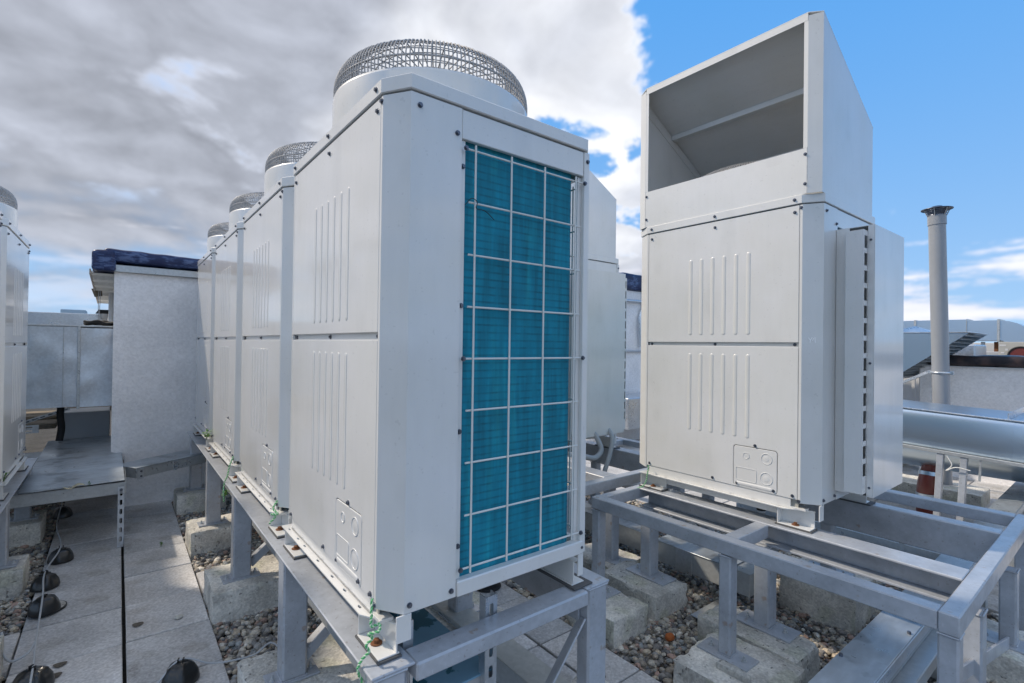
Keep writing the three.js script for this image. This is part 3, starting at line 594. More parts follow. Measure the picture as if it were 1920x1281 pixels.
{
  const fr = thing('support_frame', 'grey welded steel frame carrying the middle row of units', 'steel frame', [0, 0, 0]);
  const T = BY, zA = -1.38, zB = -6.35;
  part('beam', [cb(0.588, 0.728, T - 0.010, T, zB, zA, 0.003), cb(0.718, 0.7275, T - 0.12, T - 0.0105, zB, zA - 0.05, 0.002)], M.steel, fr);
  part('beam', [cb(1.486, 1.622, T - 0.010, T, zB, zA - 0.004, 0.003), cb(1.4865, 1.496, T - 0.15, T - 0.0105, zB, zA - 0.05, 0.002)], M.steel, fr);
  part('cross_rail', cb(0.7285, 1.4855, T - 0.062, T - 0.004, -1.466, -1.372, 0.006), M.steel, fr);
  for (const z of [-3.66, -4.9, -6.2]) part('cross_rail', cb(0.7285, 1.4855, T - 0.062, T - 0.004, z, z + 0.08, 0.006), M.steel, fr);
  for (const z of [-1.40, -2.42, -3.64, -4.86, -6.08]) {
    addPost(fr, 0.594, 0.700, z - 0.055, z + (z === -1.40 ? 0.018 : 0.045), T - 0.0105, 0.172, [0.055, 0.055, 0.012, 0.012]);
    addPost(fr, 1.500, 1.612, z - 0.055, z + (z === -1.40 ? 0.014 : 0.045), T - 0.0105, 0.172, [0.055, 0.055, 0.012, 0.012]);
  }
  part('brace', bar([1.495, 0.60, -1.415], [1.02, 0.08, -1.415], 0.008, 0.062, 0.002, [0, 0.6, 0.8]), M.steel, fr);
  part('brace', bar([0.70, 0.24, -2.44], [1.20, 0.66, -2.44], 0.05, 0.05, 0.003), M.steel, fr);
  part('brace', bar([0.70, 0.24, -3.66], [1.20, 0.66, -3.66], 0.05, 0.05, 0.003), M.steel, fr);
}
{
  const fr = thing('support_frame', 'grey steel frame with open bays carrying the hooded unit at the right', 'steel frame', [0, 0, 0]);
  const T = BY, zN = -0.42, zF = -2.225, B0 = 0.14;
  part('rail', cb(2.42, 2.495, T - 0.075, T - 0.001, zF, zN - 0.0655, 0.005), M.steel, fr);
  part('end_rail', cb(2.42, 4.26, T - 0.08, T, zN - 0.064, zN, 0.005), M.steel, fr);
  part('end_rail', cb(2.4955, 4.17, T - 0.075, T - 0.002, zF, zF + 0.06, 0.005), M.steel, fr);
  part('cross_rail', cb(2.4955, 2.834, T - 0.075, T - 0.003, -1.365, -1.292, 0.004), M.steel, fr);
  part('beam', [cb(2.835, 2.990, T - 0.012, T, zF + 0.061, zN - 0.0655, 0.003), cb(2.938, 2.948, T - 0.118, T - 0.0125, zF + 0.061, zN - 0.0655, 0.002), cb(2.86, 2.990, T - 0.130, T - 0.1185, zF + 0.061, zN - 0.0655, 0.002)], M.steel, fr);
  part('beam', cb(3.715, 3.815, T - 0.19, T - 0.001, zF + 0.061, zN - 0.0655, 0.006), M.steel, fr);
  part('rail', cb(4.17, 4.258, T - 0.07, T - 0.002, zF, zN - 0.0655, 0.005), M.steel, fr);
  for (const z of [-2.19, -1.318, -0.452]) {
    addPost(fr, 2.422, 2.495, z - 0.034, z + 0.030, T - 0.0805, B0, [0.03, 0.03, 0.10, 0.10]);
    addPost(fr, 2.838, 2.935, z - 0.006 - 0.05 + (z < -2 ? 0.09 : 0), z + 0.03 + (z < -2 ? 0.09 : 0), T - 0.1305, B0, [0.03, 0.03, 0.10, 0.12]);
    addPost(fr, 3.722, 3.808, z - 0.04, z + 0.030, T - 0.1905, z < -1 && z > -2 ? 0.212 : B0, [0.03, 0.03, 0.10, 0.10]);
  }
  addPost(fr, 4.175, 4.250, -0.486, -0.423, T - 0.0805, 0.0, [0.03, 0.03, 0.05, 0.05]);
  part('brace', bar([2.50, 0.46, -0.452], [3.70, 0.17, -0.452], 0.012, 0.06, 0.002), M.steel, fr);
}
{
  const fr = thing('support_frame', 'far steel frame under the hooded unit that is partly hidden', 'steel frame', [0, 0, 0]);
  const T = BY, zN = -2.42, zF = -4.5;
  part('rail', cb(2.36, 2.435, T - 0.075, T - 0.001, zF, zN - 0.075, 0.004), M.steel, fr);
  part('end_rail', cb(2.36, 3.95, T - 0.075, T, zN - 0.073, zN, 0.004), M.steel, fr);
  part('beam', cb(2.85, 2.99, T - 0.13, T - 0.001, zF, zN - 0.075, 0.004), M.steel, fr);
  part('beam', cb(3.70, 3.82, T - 0.17, T - 0.001, zF, zN - 0.075, 0.004), M.steel, fr);
  part('rail', cb(4.17, 4.25, T - 0.06, T - 0.002, zF, zN - 0.075, 0.004), M.steel, fr);
  part('cross_rail', cb(3.821, 4.169, T - 0.06, T - 0.003, -3.45, -3.39, 0.004), M.steel, fr);
  for (const z of [-2.46, -3.4, -4.4]) for (const x of [2.365, 2.87, 3.72]) addPost(fr, x, x + 0.08, z - 0.04, z + 0.034, T - 0.18 + (x < 2.5 ? 0.10 : 0), B2(), [0.03, 0.03, 0.08, 0.08]);
  function B2() { return 0.12; }
}
{
  const fr = thing('support_frame', 'grey steel frame under the units at the left edge', 'steel frame', [0, 0, 0]);
  const T = 0.665;
  part('beam', [cb(-0.68, -0.535, T - 0.010, T, -6.0, -3.05, 0.003), cb(-0.68, -0.672, T - 0.12, T - 0.0105, -6.0, -3.05, 0.002)], M.steel, fr);
  part('beam', [cb(-1.56, -1.42, T - 0.010, T, -6.0, -3.05, 0.003), cb(-1.43, -1.42, T - 0.12, T - 0.0105, -6.0, -3.05, 0.002)], M.steel, fr);
  for (const z of [-5.9, -4.75, -3.5]) { addPost(fr, -0.665, -0.565, z - 0.05, z + 0.05, T - 0.0105, 0.17, [0.05, 0.05, 0.012, 0.012]); addPost(fr, -1.54, -1.44, z - 0.05, z + 0.05, T - 0.0105, 0.17, [0.05, 0.05, 0.012, 0.012]); }
}
function blockGeo(w, h, d, seed) { // cast block: worn edges, slightly uneven faces
  const g = cb(-w / 2, w / 2, 0, h, -d / 2, d / 2, 0.012);
  // finer mesh so that edges can wander
  const bx = new THREE.BoxGeometry(w, h, d, Math.round(w / 0.022), Math.round(h / 0.022), Math.round(d / 0.022)).translate(0, h / 2, 0), p = bx.attributes.position;
  for (let i = 0; i < p.count; i++) {
    let x = p.getX(i), y = p.getY(i), z = p.getZ(i);
    const ex = Math.abs(Math.abs(x) - w / 2) < 1e-4, ey = Math.abs(y - h) < 1e-4, ez = Math.abs(Math.abs(z) - d / 2) < 1e-4, k = ex + ey + ez;
    const n = IN.noise(x * 14 + seed, y * 14, z * 14), n2 = IN.noise(x * 5 + seed * 2, y * 5 + 3, z * 5), n3 = IN.noise(x * 45 + seed, y * 45, z * 45);
    const inw = 0.003 * n + 0.005 * n2 + 0.002 * n3 + (k >= 2 ? 0.003 + 0.012 * Math.max(0, n) + 0.008 * Math.max(0, n3) : 0);
    if (ex) x -= Math.sign(x) * inw; if (ey) y -= inw; if (ez) z -= Math.sign(z) * inw;
    p.setXYZ(i, x, y, z);
  }
  bx.computeVertexNormals();
  const out = boxUV(bx), uv = out.attributes.uv; for (let i = 0; i < uv.count; i++) uv.setXY(i, uv.getX(i) + seed * 0.37, uv.getY(i) + seed * 0.19);
  return out;
}
let bs = 1;
function block(x0, x1, z0, z1, h, label, turn = 0, group) {
  const o = solo('concrete_block', blockGeo(x1 - x0, h + 0.05, z1 - z0, bs++ * 3.7), M.concrete, label, 'concrete block', group);
  o.position.set((x0 + x1) / 2, -0.05, (z0 + z1) / 2); o.rotation.y = turn; return o;
}
{
  const g1n = 'blocks under the outer posts of the middle row', g2 = 'blocks under the right frame', g3 = 'blocks under the left row', g4 = 'blocks under the inner posts of the middle row';
  block(0.47, 0.92, -2.70, -2.22, 0.172, 'concrete block at the bottom edge under the nearest visible left post', 0.02, g1n);
  block(0.47, 0.91, -3.91, -3.47, 0.172, 'square concrete block beside the walkway with sunlit patch next to it', -0.015, g1n);
  block(0.47, 0.90, -5.06, -4.70, 0.172, 'mossy concrete block beside the walkway, second back from the camera', 0.01, g1n);
  block(0.47, 0.90, -6.26, -5.88, 0.172, 'concrete block at the foot of the plaster wall', 0, g1n);
  for (const [z, l] of [[-1.44, 'concrete block under the corner post right of the blue coil'], [-2.42, 'concrete block under the inner beam behind the nearest unit'], [-3.64, 'concrete block under the inner beam, third from the camera']]) block(1.36, 1.78, z - 0.2, z + 0.2, 0.172, l, 0.01, g4);
  block(2.225, 2.545, -2.24, -1.865, 0.140, 'concrete block at the frame corner with a base plate, next to the corner post', 0.01, g2);
  block(2.655, 2.995, -2.36, -1.885, 0.140, 'long concrete block under the second post left of the gravel patch', -0.01, g2);
  block(2.21, 2.66, -1.475, -1.02, 0.140, 'concrete block with a stone wedged under the plate at the bottom', 0.03, g2);
  block(2.675, 2.955, -1.62, -1.07, 0.140, 'rough topped concrete block under the thick post with bolted plate', -0.02, g2);
  block(3.50, 3.93, -1.53, -1.09, 0.212, 'sunlit concrete block with a diagonal shadow across it', 0.04, g2);
  block(3.60, 4.02, -0.62, -0.16, 0.140, 'concrete block at the lower right corner under the braced post', 0, g2);
  block(2.30, 2.66, -0.62, -0.20, 0.140, 'concrete block below the near frame corner at the lower right', 0, g2);
  block(2.72, 3.08, -0.62, -0.20, 0.140, 'concrete block below the near frame end, beside the cable tray', 0, g2);
  block(3.62, 3.95, -2.38, -1.95, 0.140, 'concrete block behind the hooded unit under its far beam', 0, g2);
  block(2.30, 2.62, -2.78, -2.34, 0.12, 'concrete block under the far frame, seen past the corner post', 0, g2);
  block(2.78, 3.12, -2.78, -2.34, 0.12, 'second concrete block under the far frame, in the shade', 0, g2);
  block(-0.90, -0.475, -4.95, -4.62, 0.17, 'concrete block with mossy edge at the left picture border', 0, g3);
  block(-0.90, -0.485, -6.12, -5.72, 0.17, 'concrete block in the shade beyond the cable tray at the left', 0, g3);
  block(-0.90, -0.44, -3.66, -3.30, 0.17, 'concrete block cut off by the lower left corner', 0, g3);
  block(7.30, 7.80, -2.2, -1.1, 0.15, 'large flat concrete block beside the red pipe elbow', 0, undefined);
}

// ================================================================ PLASTER WALLS
function roughBox(w, h, d, n, amp, f, seed, round = 0) { // softly rounded lumpy box, centred
  const g = new THREE.BoxGeometry(w, h, d, Math.max(2, Math.round(w / n)), Math.max(4, Math.round(h / n)), Math.max(4, Math.round(d / n))), p = g.attributes.position;
  for (let i = 0; i < p.count; i++) {
    let x = p.getX(i), y = p.getY(i), z = p.getZ(i);
    if (round) { const hy = h / 2 - round, hz = d / 2 - round, hx = w / 2 - round, cx = Math.max(-hx, Math.min(hx, x)), cy = Math.max(-hy, Math.min(hy, y)), cz = Math.max(-hz, Math.min(hz, z)), v = new THREE.Vector3(x - cx, y - cy, z - cz); if (v.length() > 1e-6) { v.setLength(Math.min(round, v.length())); x = cx + v.x; y = cy + v.y; z = cz + v.z; } }
    const k = amp * IN.noise(x * f + seed, y * f * 1.6, z * f + 3);
    p.setXYZ(i, x + k * 0.4, y + k, z + k);
  }
  g.computeVertexNormals(); return boxUV(g);
}
{
  const t = thing('plaster_wall', 'rough white plaster wall with blue bitumen roof edge, behind the middle row', 'wall', [0, 0, 0]);
  const pts = [[-0.045, 0.57], [-0.045, 2.386], [2.6, 2.386], [2.6, -0.05], [0.07, -0.05], [0.072, 0.30], [0.066, 0.45], [0.04, 0.54], [0.0, 0.552]];
  part('wall', extZ(pts, -10.5, -6.45, 0), M.plaster, t);
  part('fascia', cb(-0.09, 2.6, 2.387, 2.458, -10.4, -6.405, 0.004), M.galvMatt, t);
  const c1 = part('roof_edge', roughBox(2.75, 0.128, 0.30, 0.03, 0.009, 7, 3, 0.04), M.bitumen, t); c1.position.set(1.24, 2.527, -6.52); c1.rotation.z = -0.016;
  const c2 = part('roof_edge', roughBox(0.19, 0.215, 0.34, 0.02, 0.010, 8, 9, 0.04), M.bitumen, t); c2.position.set(-0.125, 2.485, -6.53);
  part('roof_sheet', cb(-0.20, 2.6, 2.46, 2.53, -10.4, -6.66, 0.01), M.bitumen, t);
  // corrugated soffit beside the wall
  const n = 60, L = 2.5, pos = [], idx = [];
  for (let i = 0; i <= n; i++) { const z = -6.44 - i / n * L, ph = (i / n * 6) % 1, y = 2.362 - 0.16 * i / n + 0.055 * (ph < 0.4 ? 0 : ph < 0.5 ? (ph - 0.4) * 10 : ph < 0.9 ? 1 : (1 - ph) * 10); pos.push(-0.225 + 0.012 * IN.noise(i * 0.7, 0, 0), y, z, -0.046, y, z); if (i) { const b = i * 2; idx.push(b - 2, b - 1, b, b - 1, b + 1, b); } }
  const g = new THREE.BufferGeometry(); g.setAttribute('position', new THREE.Float32BufferAttribute(pos, 3)); g.setIndex(idx); g.computeVertexNormals();
  const gg = boxUV(g.toNonIndexed()); gg.computeVertexNormals();
  part('corrugated_soffit', gg, std({ color: lin(0.88, 0.86, 0.80), map: galvMap, roughness: 0.6, side: THREE.DoubleSide }), t);
  part('soffit_trim', bar([-0.232, 2.375, -6.43], [-0.232, 2.22, -8.9], 0.012, 0.05, 0.002), M.sandRender, t);
  const fl = part('bent_flap', extZ([[-0.03, 0], [0.03, 0.012], [0.035, -0.05], [-0.01, -0.06]], 0, 0.004), M.timber, t); fl.position.set(-0.215, 2.30, -7.7); fl.scale.setScalar(1.6);
  part('downpipe', rod([-0.075, 0.9, -7.9], [-0.075, 2.36, -7.9], 0.03, 12), M.white, t);
  for (const [a, b] of [[-0.20, -0.19], [-0.185, -0.178]]) part('hanging_cable', tube([[a, 2.33, -7.7], [a + 0.006, 2.2, -7.68], [b - 0.006, 2.05, -7.7], [b, 1.86, -7.7]], 0.0035, 14, 5), M.conduit, t);
}
{
  const t = thing('wall_lamp', 'small black lantern on the wall above the left duct', 'lamp', [-0.15, 2.03, -8.2]);
  part('shade', extZ([[-0.085, 0], [-0.055, 0.05], [0.09, 0.05], [0.09, 0]], -0.05, 0.05, 0.004), M.rubber, t);
  part('glass_bowl', lathe([[0.0, -0.075], [0.03, -0.07], [0.045, -0.03], [0.05, 0]], 14), M.white, t);
}
{
  const t = thing('plaster_wall', 'pale plaster wall seen in the gap between the two hooded units', 'wall', [0, 0, 0]);
  part('wall', cb(6.2, 12.0, -0.05, 2.72, -9.0, -5.8, 0.01), M.plaster, t);
  const c = part('roof_edge', roughBox(5.9, 0.30, 0.32, 0.06, 0.02, 5, 21, 0.06), M.bitumen, t); c.position.set(9.1, 2.87, -5.9);
  part('pipe', rod([6.6, 2.52, -5.76], [8.4, 2.54, -5.76], 0.028, 10), M.galv, t); part('pipe', rod([6.6, 1.62, -5.76], [8.4, 1.62, -5.76], 0.022, 10), M.conduit, t);
  part('pipe', tube([[7.62, 2.72, -5.75], [7.60, 2.45, -5.75], [7.50, 2.30, -5.75], [7.52, 1.7, -5.75]], 0.03, 16, 8), M.galv, t);
  solo('roof_duct', cb(6.5, 7.9, 0.35, 0.86, -5.75, -5.2, 0.01), M.galv, 'galvanised duct on the roof behind the far hooded unit', 'duct');
}
{
  const t = thing('roof_parapet', 'low white rendered parapet with dark brown coping at the right edge', 'parapet', [0, 0, 0]);
  part('wall', cb(8.9, 11.0, -0.05, 1.50, -2.0, 6.5, 0.01), M.plaster, t);
  part('drip_edge', cb(8.86, 9.2, 1.478, 1.50, -2.02, 6.5, 0.003), M.white, t);
  const c = part('coping', roughBox(0.5, 0.14, 8.4, 0.05, 0.02, 4, 31, 0.03), M.brownBit, t); c.position.set(9.08, 1.575, 2.2);
  part('roof_felt', cb(9.1, 11.0, 1.50, 1.60, -2.0, 6.5, 0.01), M.rubber, t);
}

{
  const t = thing('added_shade_block', 'plain rendered stair house outside the left edge that shades the walkway', 'building', [0, 0, 0]);  // unseen block added only to cast shade on the walkway
  part('wall', cb(-4.2, -1.62, -0.05, 3.0, -9.6, -5.95, 0.01), M.plaster, t); part('roof_slab', cb(-4.3, -1.55, 3.0, 3.15, -9.7, -5.88, 0.02), M.brownBit, t);
}
// ================================================================ DUCTS AND PIPES
function dented(w, h, d, amp, seed) { // sheet metal box with dents in its faces
  const g = new THREE.BoxGeometry(w, h, d, Math.round(w / 0.035), Math.round(h / 0.035), 4), p = g.attributes.position;
  for (let i = 0; i < p.count; i++) { const x = p.getX(i), y = p.getY(i), z = p.getZ(i); if (Math.abs(Math.abs(z) - d / 2) < 1e-4) { const e = sm(0, 0.09, h / 2 - Math.abs(y)) ; p.setZ(i, z + Math.sign(z) * amp * e * (IN.noise(x * 2.2 + seed, y * 2.6, 1) + 0.45 * IN.noise(x * 6 + seed, y * 6, 2) - 0.2)); } }
  g.computeVertexNormals(); return boxUV(g);
}
{
  const t = thing('roof_duct', 'dented galvanised duct running into the plaster wall at the left', 'duct', [0, 0, 0]);
  const a = part('duct_section', dented(0.28, 0.83, 0.7, 0.018, 2.3), M.galvDull, t); a.position.set(-0.172, 1.407, -7.25);
  const b = part('duct_section', dented(2.2, 0.83, 0.7, 0.018, 5.1), M.galvDull, t); b.position.set(-1.43, 1.415, -7.25);
  part('flange', cb(-0.335, -0.312, 0.975, 1.842, -7.62, -6.875, 0.003), M.galvMatt, t);
  part('standing_seam', cb(-0.448, -0.442, 1.0, 1.83, -7.6, -6.888, 0.001), M.galvMatt, t);
  part('top_trim', cb(-2.5, -0.05, 1.832, 1.850, -7.6, -6.89, 0.003), M.galvMatt, t);
  for (let k = 0; k < 8; k++) part('rivet', new THREE.SphereGeometry(0.007, 8, 6).translate(-0.318, 1.02 + k * 0.11, -6.874), M.galvMatt, t);
  part('torn_membrane', roughBox(0.26, 0.035, 0.5, 0.03, 0.03, 9, 4, 0.01), M.rubber, t).position.set(-0.17, 1.885, -7.2);
  const d2 = solo('roof_duct', cb(-3.4, -0.12, 1.35, 2.03, -9.0, -8.35, 0.006), M.galv, 'second galvanised duct showing above the dented left duct', 'duct');
}
{
  const t = thing('roof_duct', 'long rectangular galvanised duct at the right behind the frames', 'duct', [6.0, 1.12, -1.05]); t.rotation.x = 0.042;
  const bulge = (dx) => { const p = []; for (let k = 0; k <= 14; k++) { const a = k / 14 * Math.PI; p.push([0.012 + dx - 0.04 * Math.sin(a), -0.34 + 0.34 * (0.5 - 0.5 * Math.cos(a))]); } return [...p, [0.95, 0], [0.95, -0.34]].reverse(); };
  for (const [dx, za, zb] of [[0, -3.2, 0.35], [0.001, 0.3502, 3.2]]) { const g = extZ(bulge(dx), za, zb), gn = g.attributes.normal, gp = g.attributes.position; for (let i = 0; i < gp.count; i++) if (gp.getX(i) < 0.011 + dx && Math.abs(gn.getZ(i)) < 0.5) { const c = 1 - 2 * (gp.getY(i) + 0.34) / 0.34, sn = Math.sqrt(Math.max(0, 1 - c * c)); const v = new THREE.Vector3(-1, -c * 0.23 / Math.max(0.25, sn), 0).normalize(); gn.setXYZ(i, v.x, v.y, 0); } part('duct_section', g, M.galvSmooth, t); }
  part('top_edge', cb(-0.008, 0.05, 0.001, 0.012, -3.2, 3.2, 0.003), M.galv, t);
  part('bottom_rail', cb(-0.03, 0.06, -0.372, -0.342, -3.2, 3.2, 0.003), M.galvMatt, t);
  part('lap_plate', cb(0.06, 0.93, 0.001, 0.06, 0.30, 0.306, 0.001), M.galv, t);
  for (const [z, y] of [[-0.12, 0.4], [0.045, 0.45]]) part('leg', cb(-0.02, 0.045, -1.12, -0.374, z - 0.024, z + 0.024, 0.003), M.steel, t);
  part('hanger', cb(-0.02, -0.012, -0.56, -0.374, 0.15, 0.166, 0.001), M.galvMatt, t);
  part('cable_tie', tube([[-0.03, -0.38, -0.07], [-0.035, -0.46, -0.03], [-0.03, -0.52, -0.07], [-0.05, -0.47, 0.0], [-0.05, -0.475, 0.10]], 0.005, 24, 5), M.wire, t);
}
{
  const t = thing('spiral_duct', 'round galvanised duct in the shade below the rectangular right duct', 'duct', [6.85, 0.70, 0]);
  part('duct_section', rod([0, 0, -4.2], [0, 0, -0.3], 0.25, 40), M.galvSmooth, t); part('duct_section', rod([0, 0, -0.3], [0, 0, 2.2], 0.252, 40), M.galvSmooth, t);
  part('joint_band', rod([0, 0, -0.33], [0, 0, -0.27], 0.258, 40), M.galvMatt, t);
}
{
  const t = thing('red_pipe_elbow', 'dark red rubber pipe elbow with steel hose clamps below the right duct', 'pipe', [6.72, 0, -1.44]);
  part('elbow', boxUV(new THREE.TubeGeometry(new THREE.CatmullRomCurve3([[0.02, -0.1, 0], [0.0, 0.14, 0], [0.0, 0.30, 0.01], [0.02, 0.42, 0.03], [0.08, 0.52, 0.05]].map(v3)), 24, 0.088, 24)), M.red, t);
  for (const [y, tl] of [[0.185, 0], [0.405, 0.22]]) { const g = part('hose_clamp', rod([0, -0.019, 0], [0, 0.019, 0], 0.097, 32), M.galvSmooth, t); g.position.set(y > 0.3 ? 0.014 : 0, y, y > 0.3 ? 0.025 : 0.006); g.rotation.z = -tl; }
  part('clamp_screw', rod([-0.10, 0.17, 0.05], [-0.06, 0.17, 0.12], 0.012, 8), M.galvMatt, t);
}
{
  const t = thing('vent_pipe', 'tall grey vent pipe with flat rain cap against the sky', 'pipe', [0, 0, 0]);
  part('pipe', rod([7.62, 0, -1.475], [7.6, 3.27, -1.55], 0.082, 32), M.pipe, t);
  part('collar', rod([7.6005, 3.19, -1.5478], [7.6, 3.295, -1.5502], 0.089, 32), M.pipe, t);
  part('louvre_ring', lathe([[0.085, 3.29], [0.088, 3.31], [0.075, 3.312], [0.097, 3.33], [0.080, 3.332], [0.106, 3.352], [0.09, 3.354], [0.115, 3.372]], 32).translate(7.6, 0, -1.55), M.screw, t);
  part('rain_cap', lathe([[0.15, 3.372], [0.152, 3.378], [0.06, 3.40], [0.05, 3.412], [0.0, 3.415]], 32).translate(7.6, 0, -1.55), M.screw, t);
  for (let k = 0; k < 6; k++) { const a = k / 6 * 6.283; part('cap_strut', rod([7.6 + 0.088 * Math.cos(a), 3.29, -1.55 + 0.088 * Math.sin(a)], [7.6 + 0.125 * Math.cos(a), 3.375, -1.55 + 0.125 * Math.sin(a)], 0.005, 5), M.grille, t); }
  part('pipe_clamp', boxUV(new THREE.TorusGeometry(0.086, 0.012, 8, 36).rotateX(Math.PI / 2).translate(7.613, 1.445, -1.507)), M.galv, t);
  for (const s of [-1, 1]) part('clamp_lug', cb(7.59, 7.63, 1.425, 1.465, -1.507 + s * 0.10 - 0.02, -1.507 + s * 0.10 + 0.02, 0.004), M.galv, t);
  part('clamp_stay', bar([7.6, 1.44, -1.63], [7.75, 1.10, -2.25], 0.03, 0.03, 0.002), M.galv, t);
}
{
  const t = thing('vent_hood', 'galvanised slanted air outlet hood with dark louvres left of the vent pipe', 'vent hood', [0, 0, 0]);
  const A = [-1.36, 1.925], B = [-2.12, 1.33];
  const side = [[-3.4, 1.93], A, B, [-3.4, 0.9]];
  for (const x of [8.2, 9.3]) part('side_sheet', extX(new THREE.Shape(side.map(([z, y]) => new THREE.Vector2(z, y))), x, x + 0.006), M.galvSmooth, t);
  part('top_sheet', cb(8.19, 9.31, 1.931, 1.94, -3.4, -1.35, 0.002), M.galv, t);
  for (let k = 0; k < 14; k++) { const f = (k + 0.5) / 14, z = mix(A[0], B[0], f), y = mix(A[1], B[1], f); part('louvre', bar([8.21, y, z - 0.02], [9.29, y, z - 0.02], 0.05, 0.004, 0.001, [0, 0.8, 0.6]), M.galvMatt, t); }
  part('lower_lip', bar([8.205, B[1] - 0.01, B[0]], [9.3, B[1] - 0.01, B[0]], 0.02, 0.02, 0.002), M.galv, t);
  part('base_box', cb(8.25, 9.25, 0.0, 0.899, -3.3, -2.2, 0.006), M.inner, t);
  part('back_sheet', cb(8.25, 9.25, 0.95, 1.9, -3.38, -3.34, 0.006), M.galvMatt, t);
  const p = new THREE.ConeGeometry(0.5, 0.14, 4).rotateY(Math.PI / 4).translate(10.2, 2.03, -2.35);
  solo('ridge_ventilator', boxUV(p.toNonIndexed()), M.galv, 'low galvanised pyramid cap just above the slanted outlet hood', 'vent cap');
}
{
  const t = thing('far_duct', 'distant galvanised duct with segmented elbow on the horizon at the right', 'duct', [14, 0, 0]);
  part('duct_section', cb(0, 0.6, 1.93, 2.37, -5.2, -2.36, 0.004), M.galvSmooth, t); part('duct_section', cb(0, 0.6, 1.92, 2.34, -2.352, -1.89, 0.004), M.galvSmooth, t);
  part('flange', cb(-0.02, 0.62, 1.90, 2.36, -1.888, -1.852, 0.002), M.galvMatt, t); part('flange', cb(-0.01, 0.61, 1.915, 2.38, -2.3595, -2.3525, 0.002), M.galvMatt, t); part('flange', cb(-0.02, 0.62, 1.90, 2.38, -3.24, -3.20, 0.002), M.galvMatt, t);
  for (let k = 0; k < 6; k++) { // elbow gores
    const a0 = k / 6 * 1.5, a1 = (k + 1) / 6 * 1.5, q = (a, r) => new THREE.Vector2(-1.85 + r * Math.sin(a), 1.80 + r * Math.cos(a));
    part('elbow_gore', extX(new THREE.Shape([q(a0, 0.13), q(a1, 0.13), q(a1, 0.53 + 0.001 * (k % 2)), q(a0, 0.53 + 0.001 * (k % 2))]), 0, 0.6), M.galvSmooth, t);
  }
  for (const z of [-2.15, -1.95, -3.3]) part('leg', cb(0.1, 0.16, 0, 1.9, z, z + 0.06, 0.003), z > -2 ? M.rust : M.white, t);
}
solo('roof_ledge', cb(15.5, 17, -0.05, 1.90, -9, 9, 0.01), M.white, 'long white roof ledge on the horizon below the distant duct', 'ledge');
solo('roof_ledge', cb(13.0, 13.6, 1.50, 1.70, -6, 8, 0.01), M.conduit, 'grey flat duct line in front of the white ledge at the right', 'ledge');
solo('roof_box', cb(9.6, 10.4, 1.602, 1.80, -3.4, -1.52, 0.02), M.galv, 'low galvanised box on the parapet roof right of the vent pipe', 'box');
{
  const t = thing('fan_box', 'grey cabinet with a round dark red inlet at the right picture edge', 'fan cabinet', [12, 0, 0]);
  part('cabinet', cb(0, 0.8, 1.0, 1.87, -1.60, -0.6, 0.006), M.inner, t);
  part('inlet', rod([-0.02, 1.63, -1.33], [0.0, 1.63, -1.33], 0.15, 32), M.red, t);
  part('inlet_rim', boxUV(new THREE.TorusGeometry(0.152, 0.014, 8, 40).rotateY(Math.PI / 2).translate(-0.02, 1.63, -1.33)), M.rubber, t);
  part('sticker', cb(-0.003, -0.001, 1.80, 1.825, -1.59, -1.51, 0.0005), M.white, t); part('sticker', cb(-0.003, -0.001, 1.72, 1.755, -1.52, -1.485, 0.0005), M.white, t); part('sticker', cb(-0.003, -0.001, 1.67, 1.695, -1.575, -1.53, 0.0005), M.white, t);
}
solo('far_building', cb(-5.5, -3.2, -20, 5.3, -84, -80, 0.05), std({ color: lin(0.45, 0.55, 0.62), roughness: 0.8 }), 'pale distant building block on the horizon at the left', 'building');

// ================================================================ CABLE TRAYS
function strutPost(t, x, y0, y1, z, w = 0.042) { // slotted channel, open side to the back
  const holes = []; for (let y = y0 + 0.045; y < y1 - 0.05; y += 0.075) holes.push([[x - 0.006, y], [x + 0.006, y], [x + 0.009, y + 0.008], [x + 0.009, y + 0.034], [x + 0.006, y + 0.042], [x - 0.006, y + 0.042], [x - 0.009, y + 0.034], [x - 0.009, y + 0.008]]);
  return part('slotted_upright', [extZ([[x - w / 2, y0], [x + w / 2, y0], [x + w / 2, y1], [x - w / 2, y1]], z - 0.003, z, 0, holes), cb(x - w / 2, x - w / 2 + 0.003, y0, y1, z - 0.04, z - 0.0032, 0.0005), cb(x + w / 2 - 0.003, x + w / 2, y0, y1, z - 0.04, z - 0.0032, 0.0005)], M.galv, t);
}
{
  const t = thing('cable_tray', 'wide flat galvanised tray bridging the walkway before the plaster wall', 'cable tray', [0, 0, 0]);
  const lid = part('lid', cb(-0.575, 0.058, 0, 0.006, -2.45, 0, 0.002), M.lid, t); lid.position.set(0, 0.545, -5.20); lid.rotation.set(0.004, 0.012, 0.012);
  part('front_flange', cb(-0.95, 0.066, 0.438, 0.532, -5.215, -5.211, 0.001), M.galvMatt, t);
  part('bottom_sheet', cb(-0.95, 0.06, 0.436, 0.440, -7.65, -5.216, 0.001), M.galvMatt, t);
  part('side_flange', cb(0.060, 0.064, 0.442, 0.54, -6.35, -5.216, 0.001), M.galvMatt, t); part('side_flange', cb(-0.58, -0.576, 0.442, 0.54, -7.65, -5.30, 0.001), M.galvMatt, t);
  part('side_lid', cb(-0.95, -0.582, 0.533, 0.538, -5.62, -5.205, 0.001), M.galv, t);
  const s = strutPost(t, 0.035, 0.005, 0.50, -5.196);
  part('bolt', rod([0.035, 0.475, -5.196], [0.035, 0.475, -5.185], 0.012, 6), M.screw, t);
}
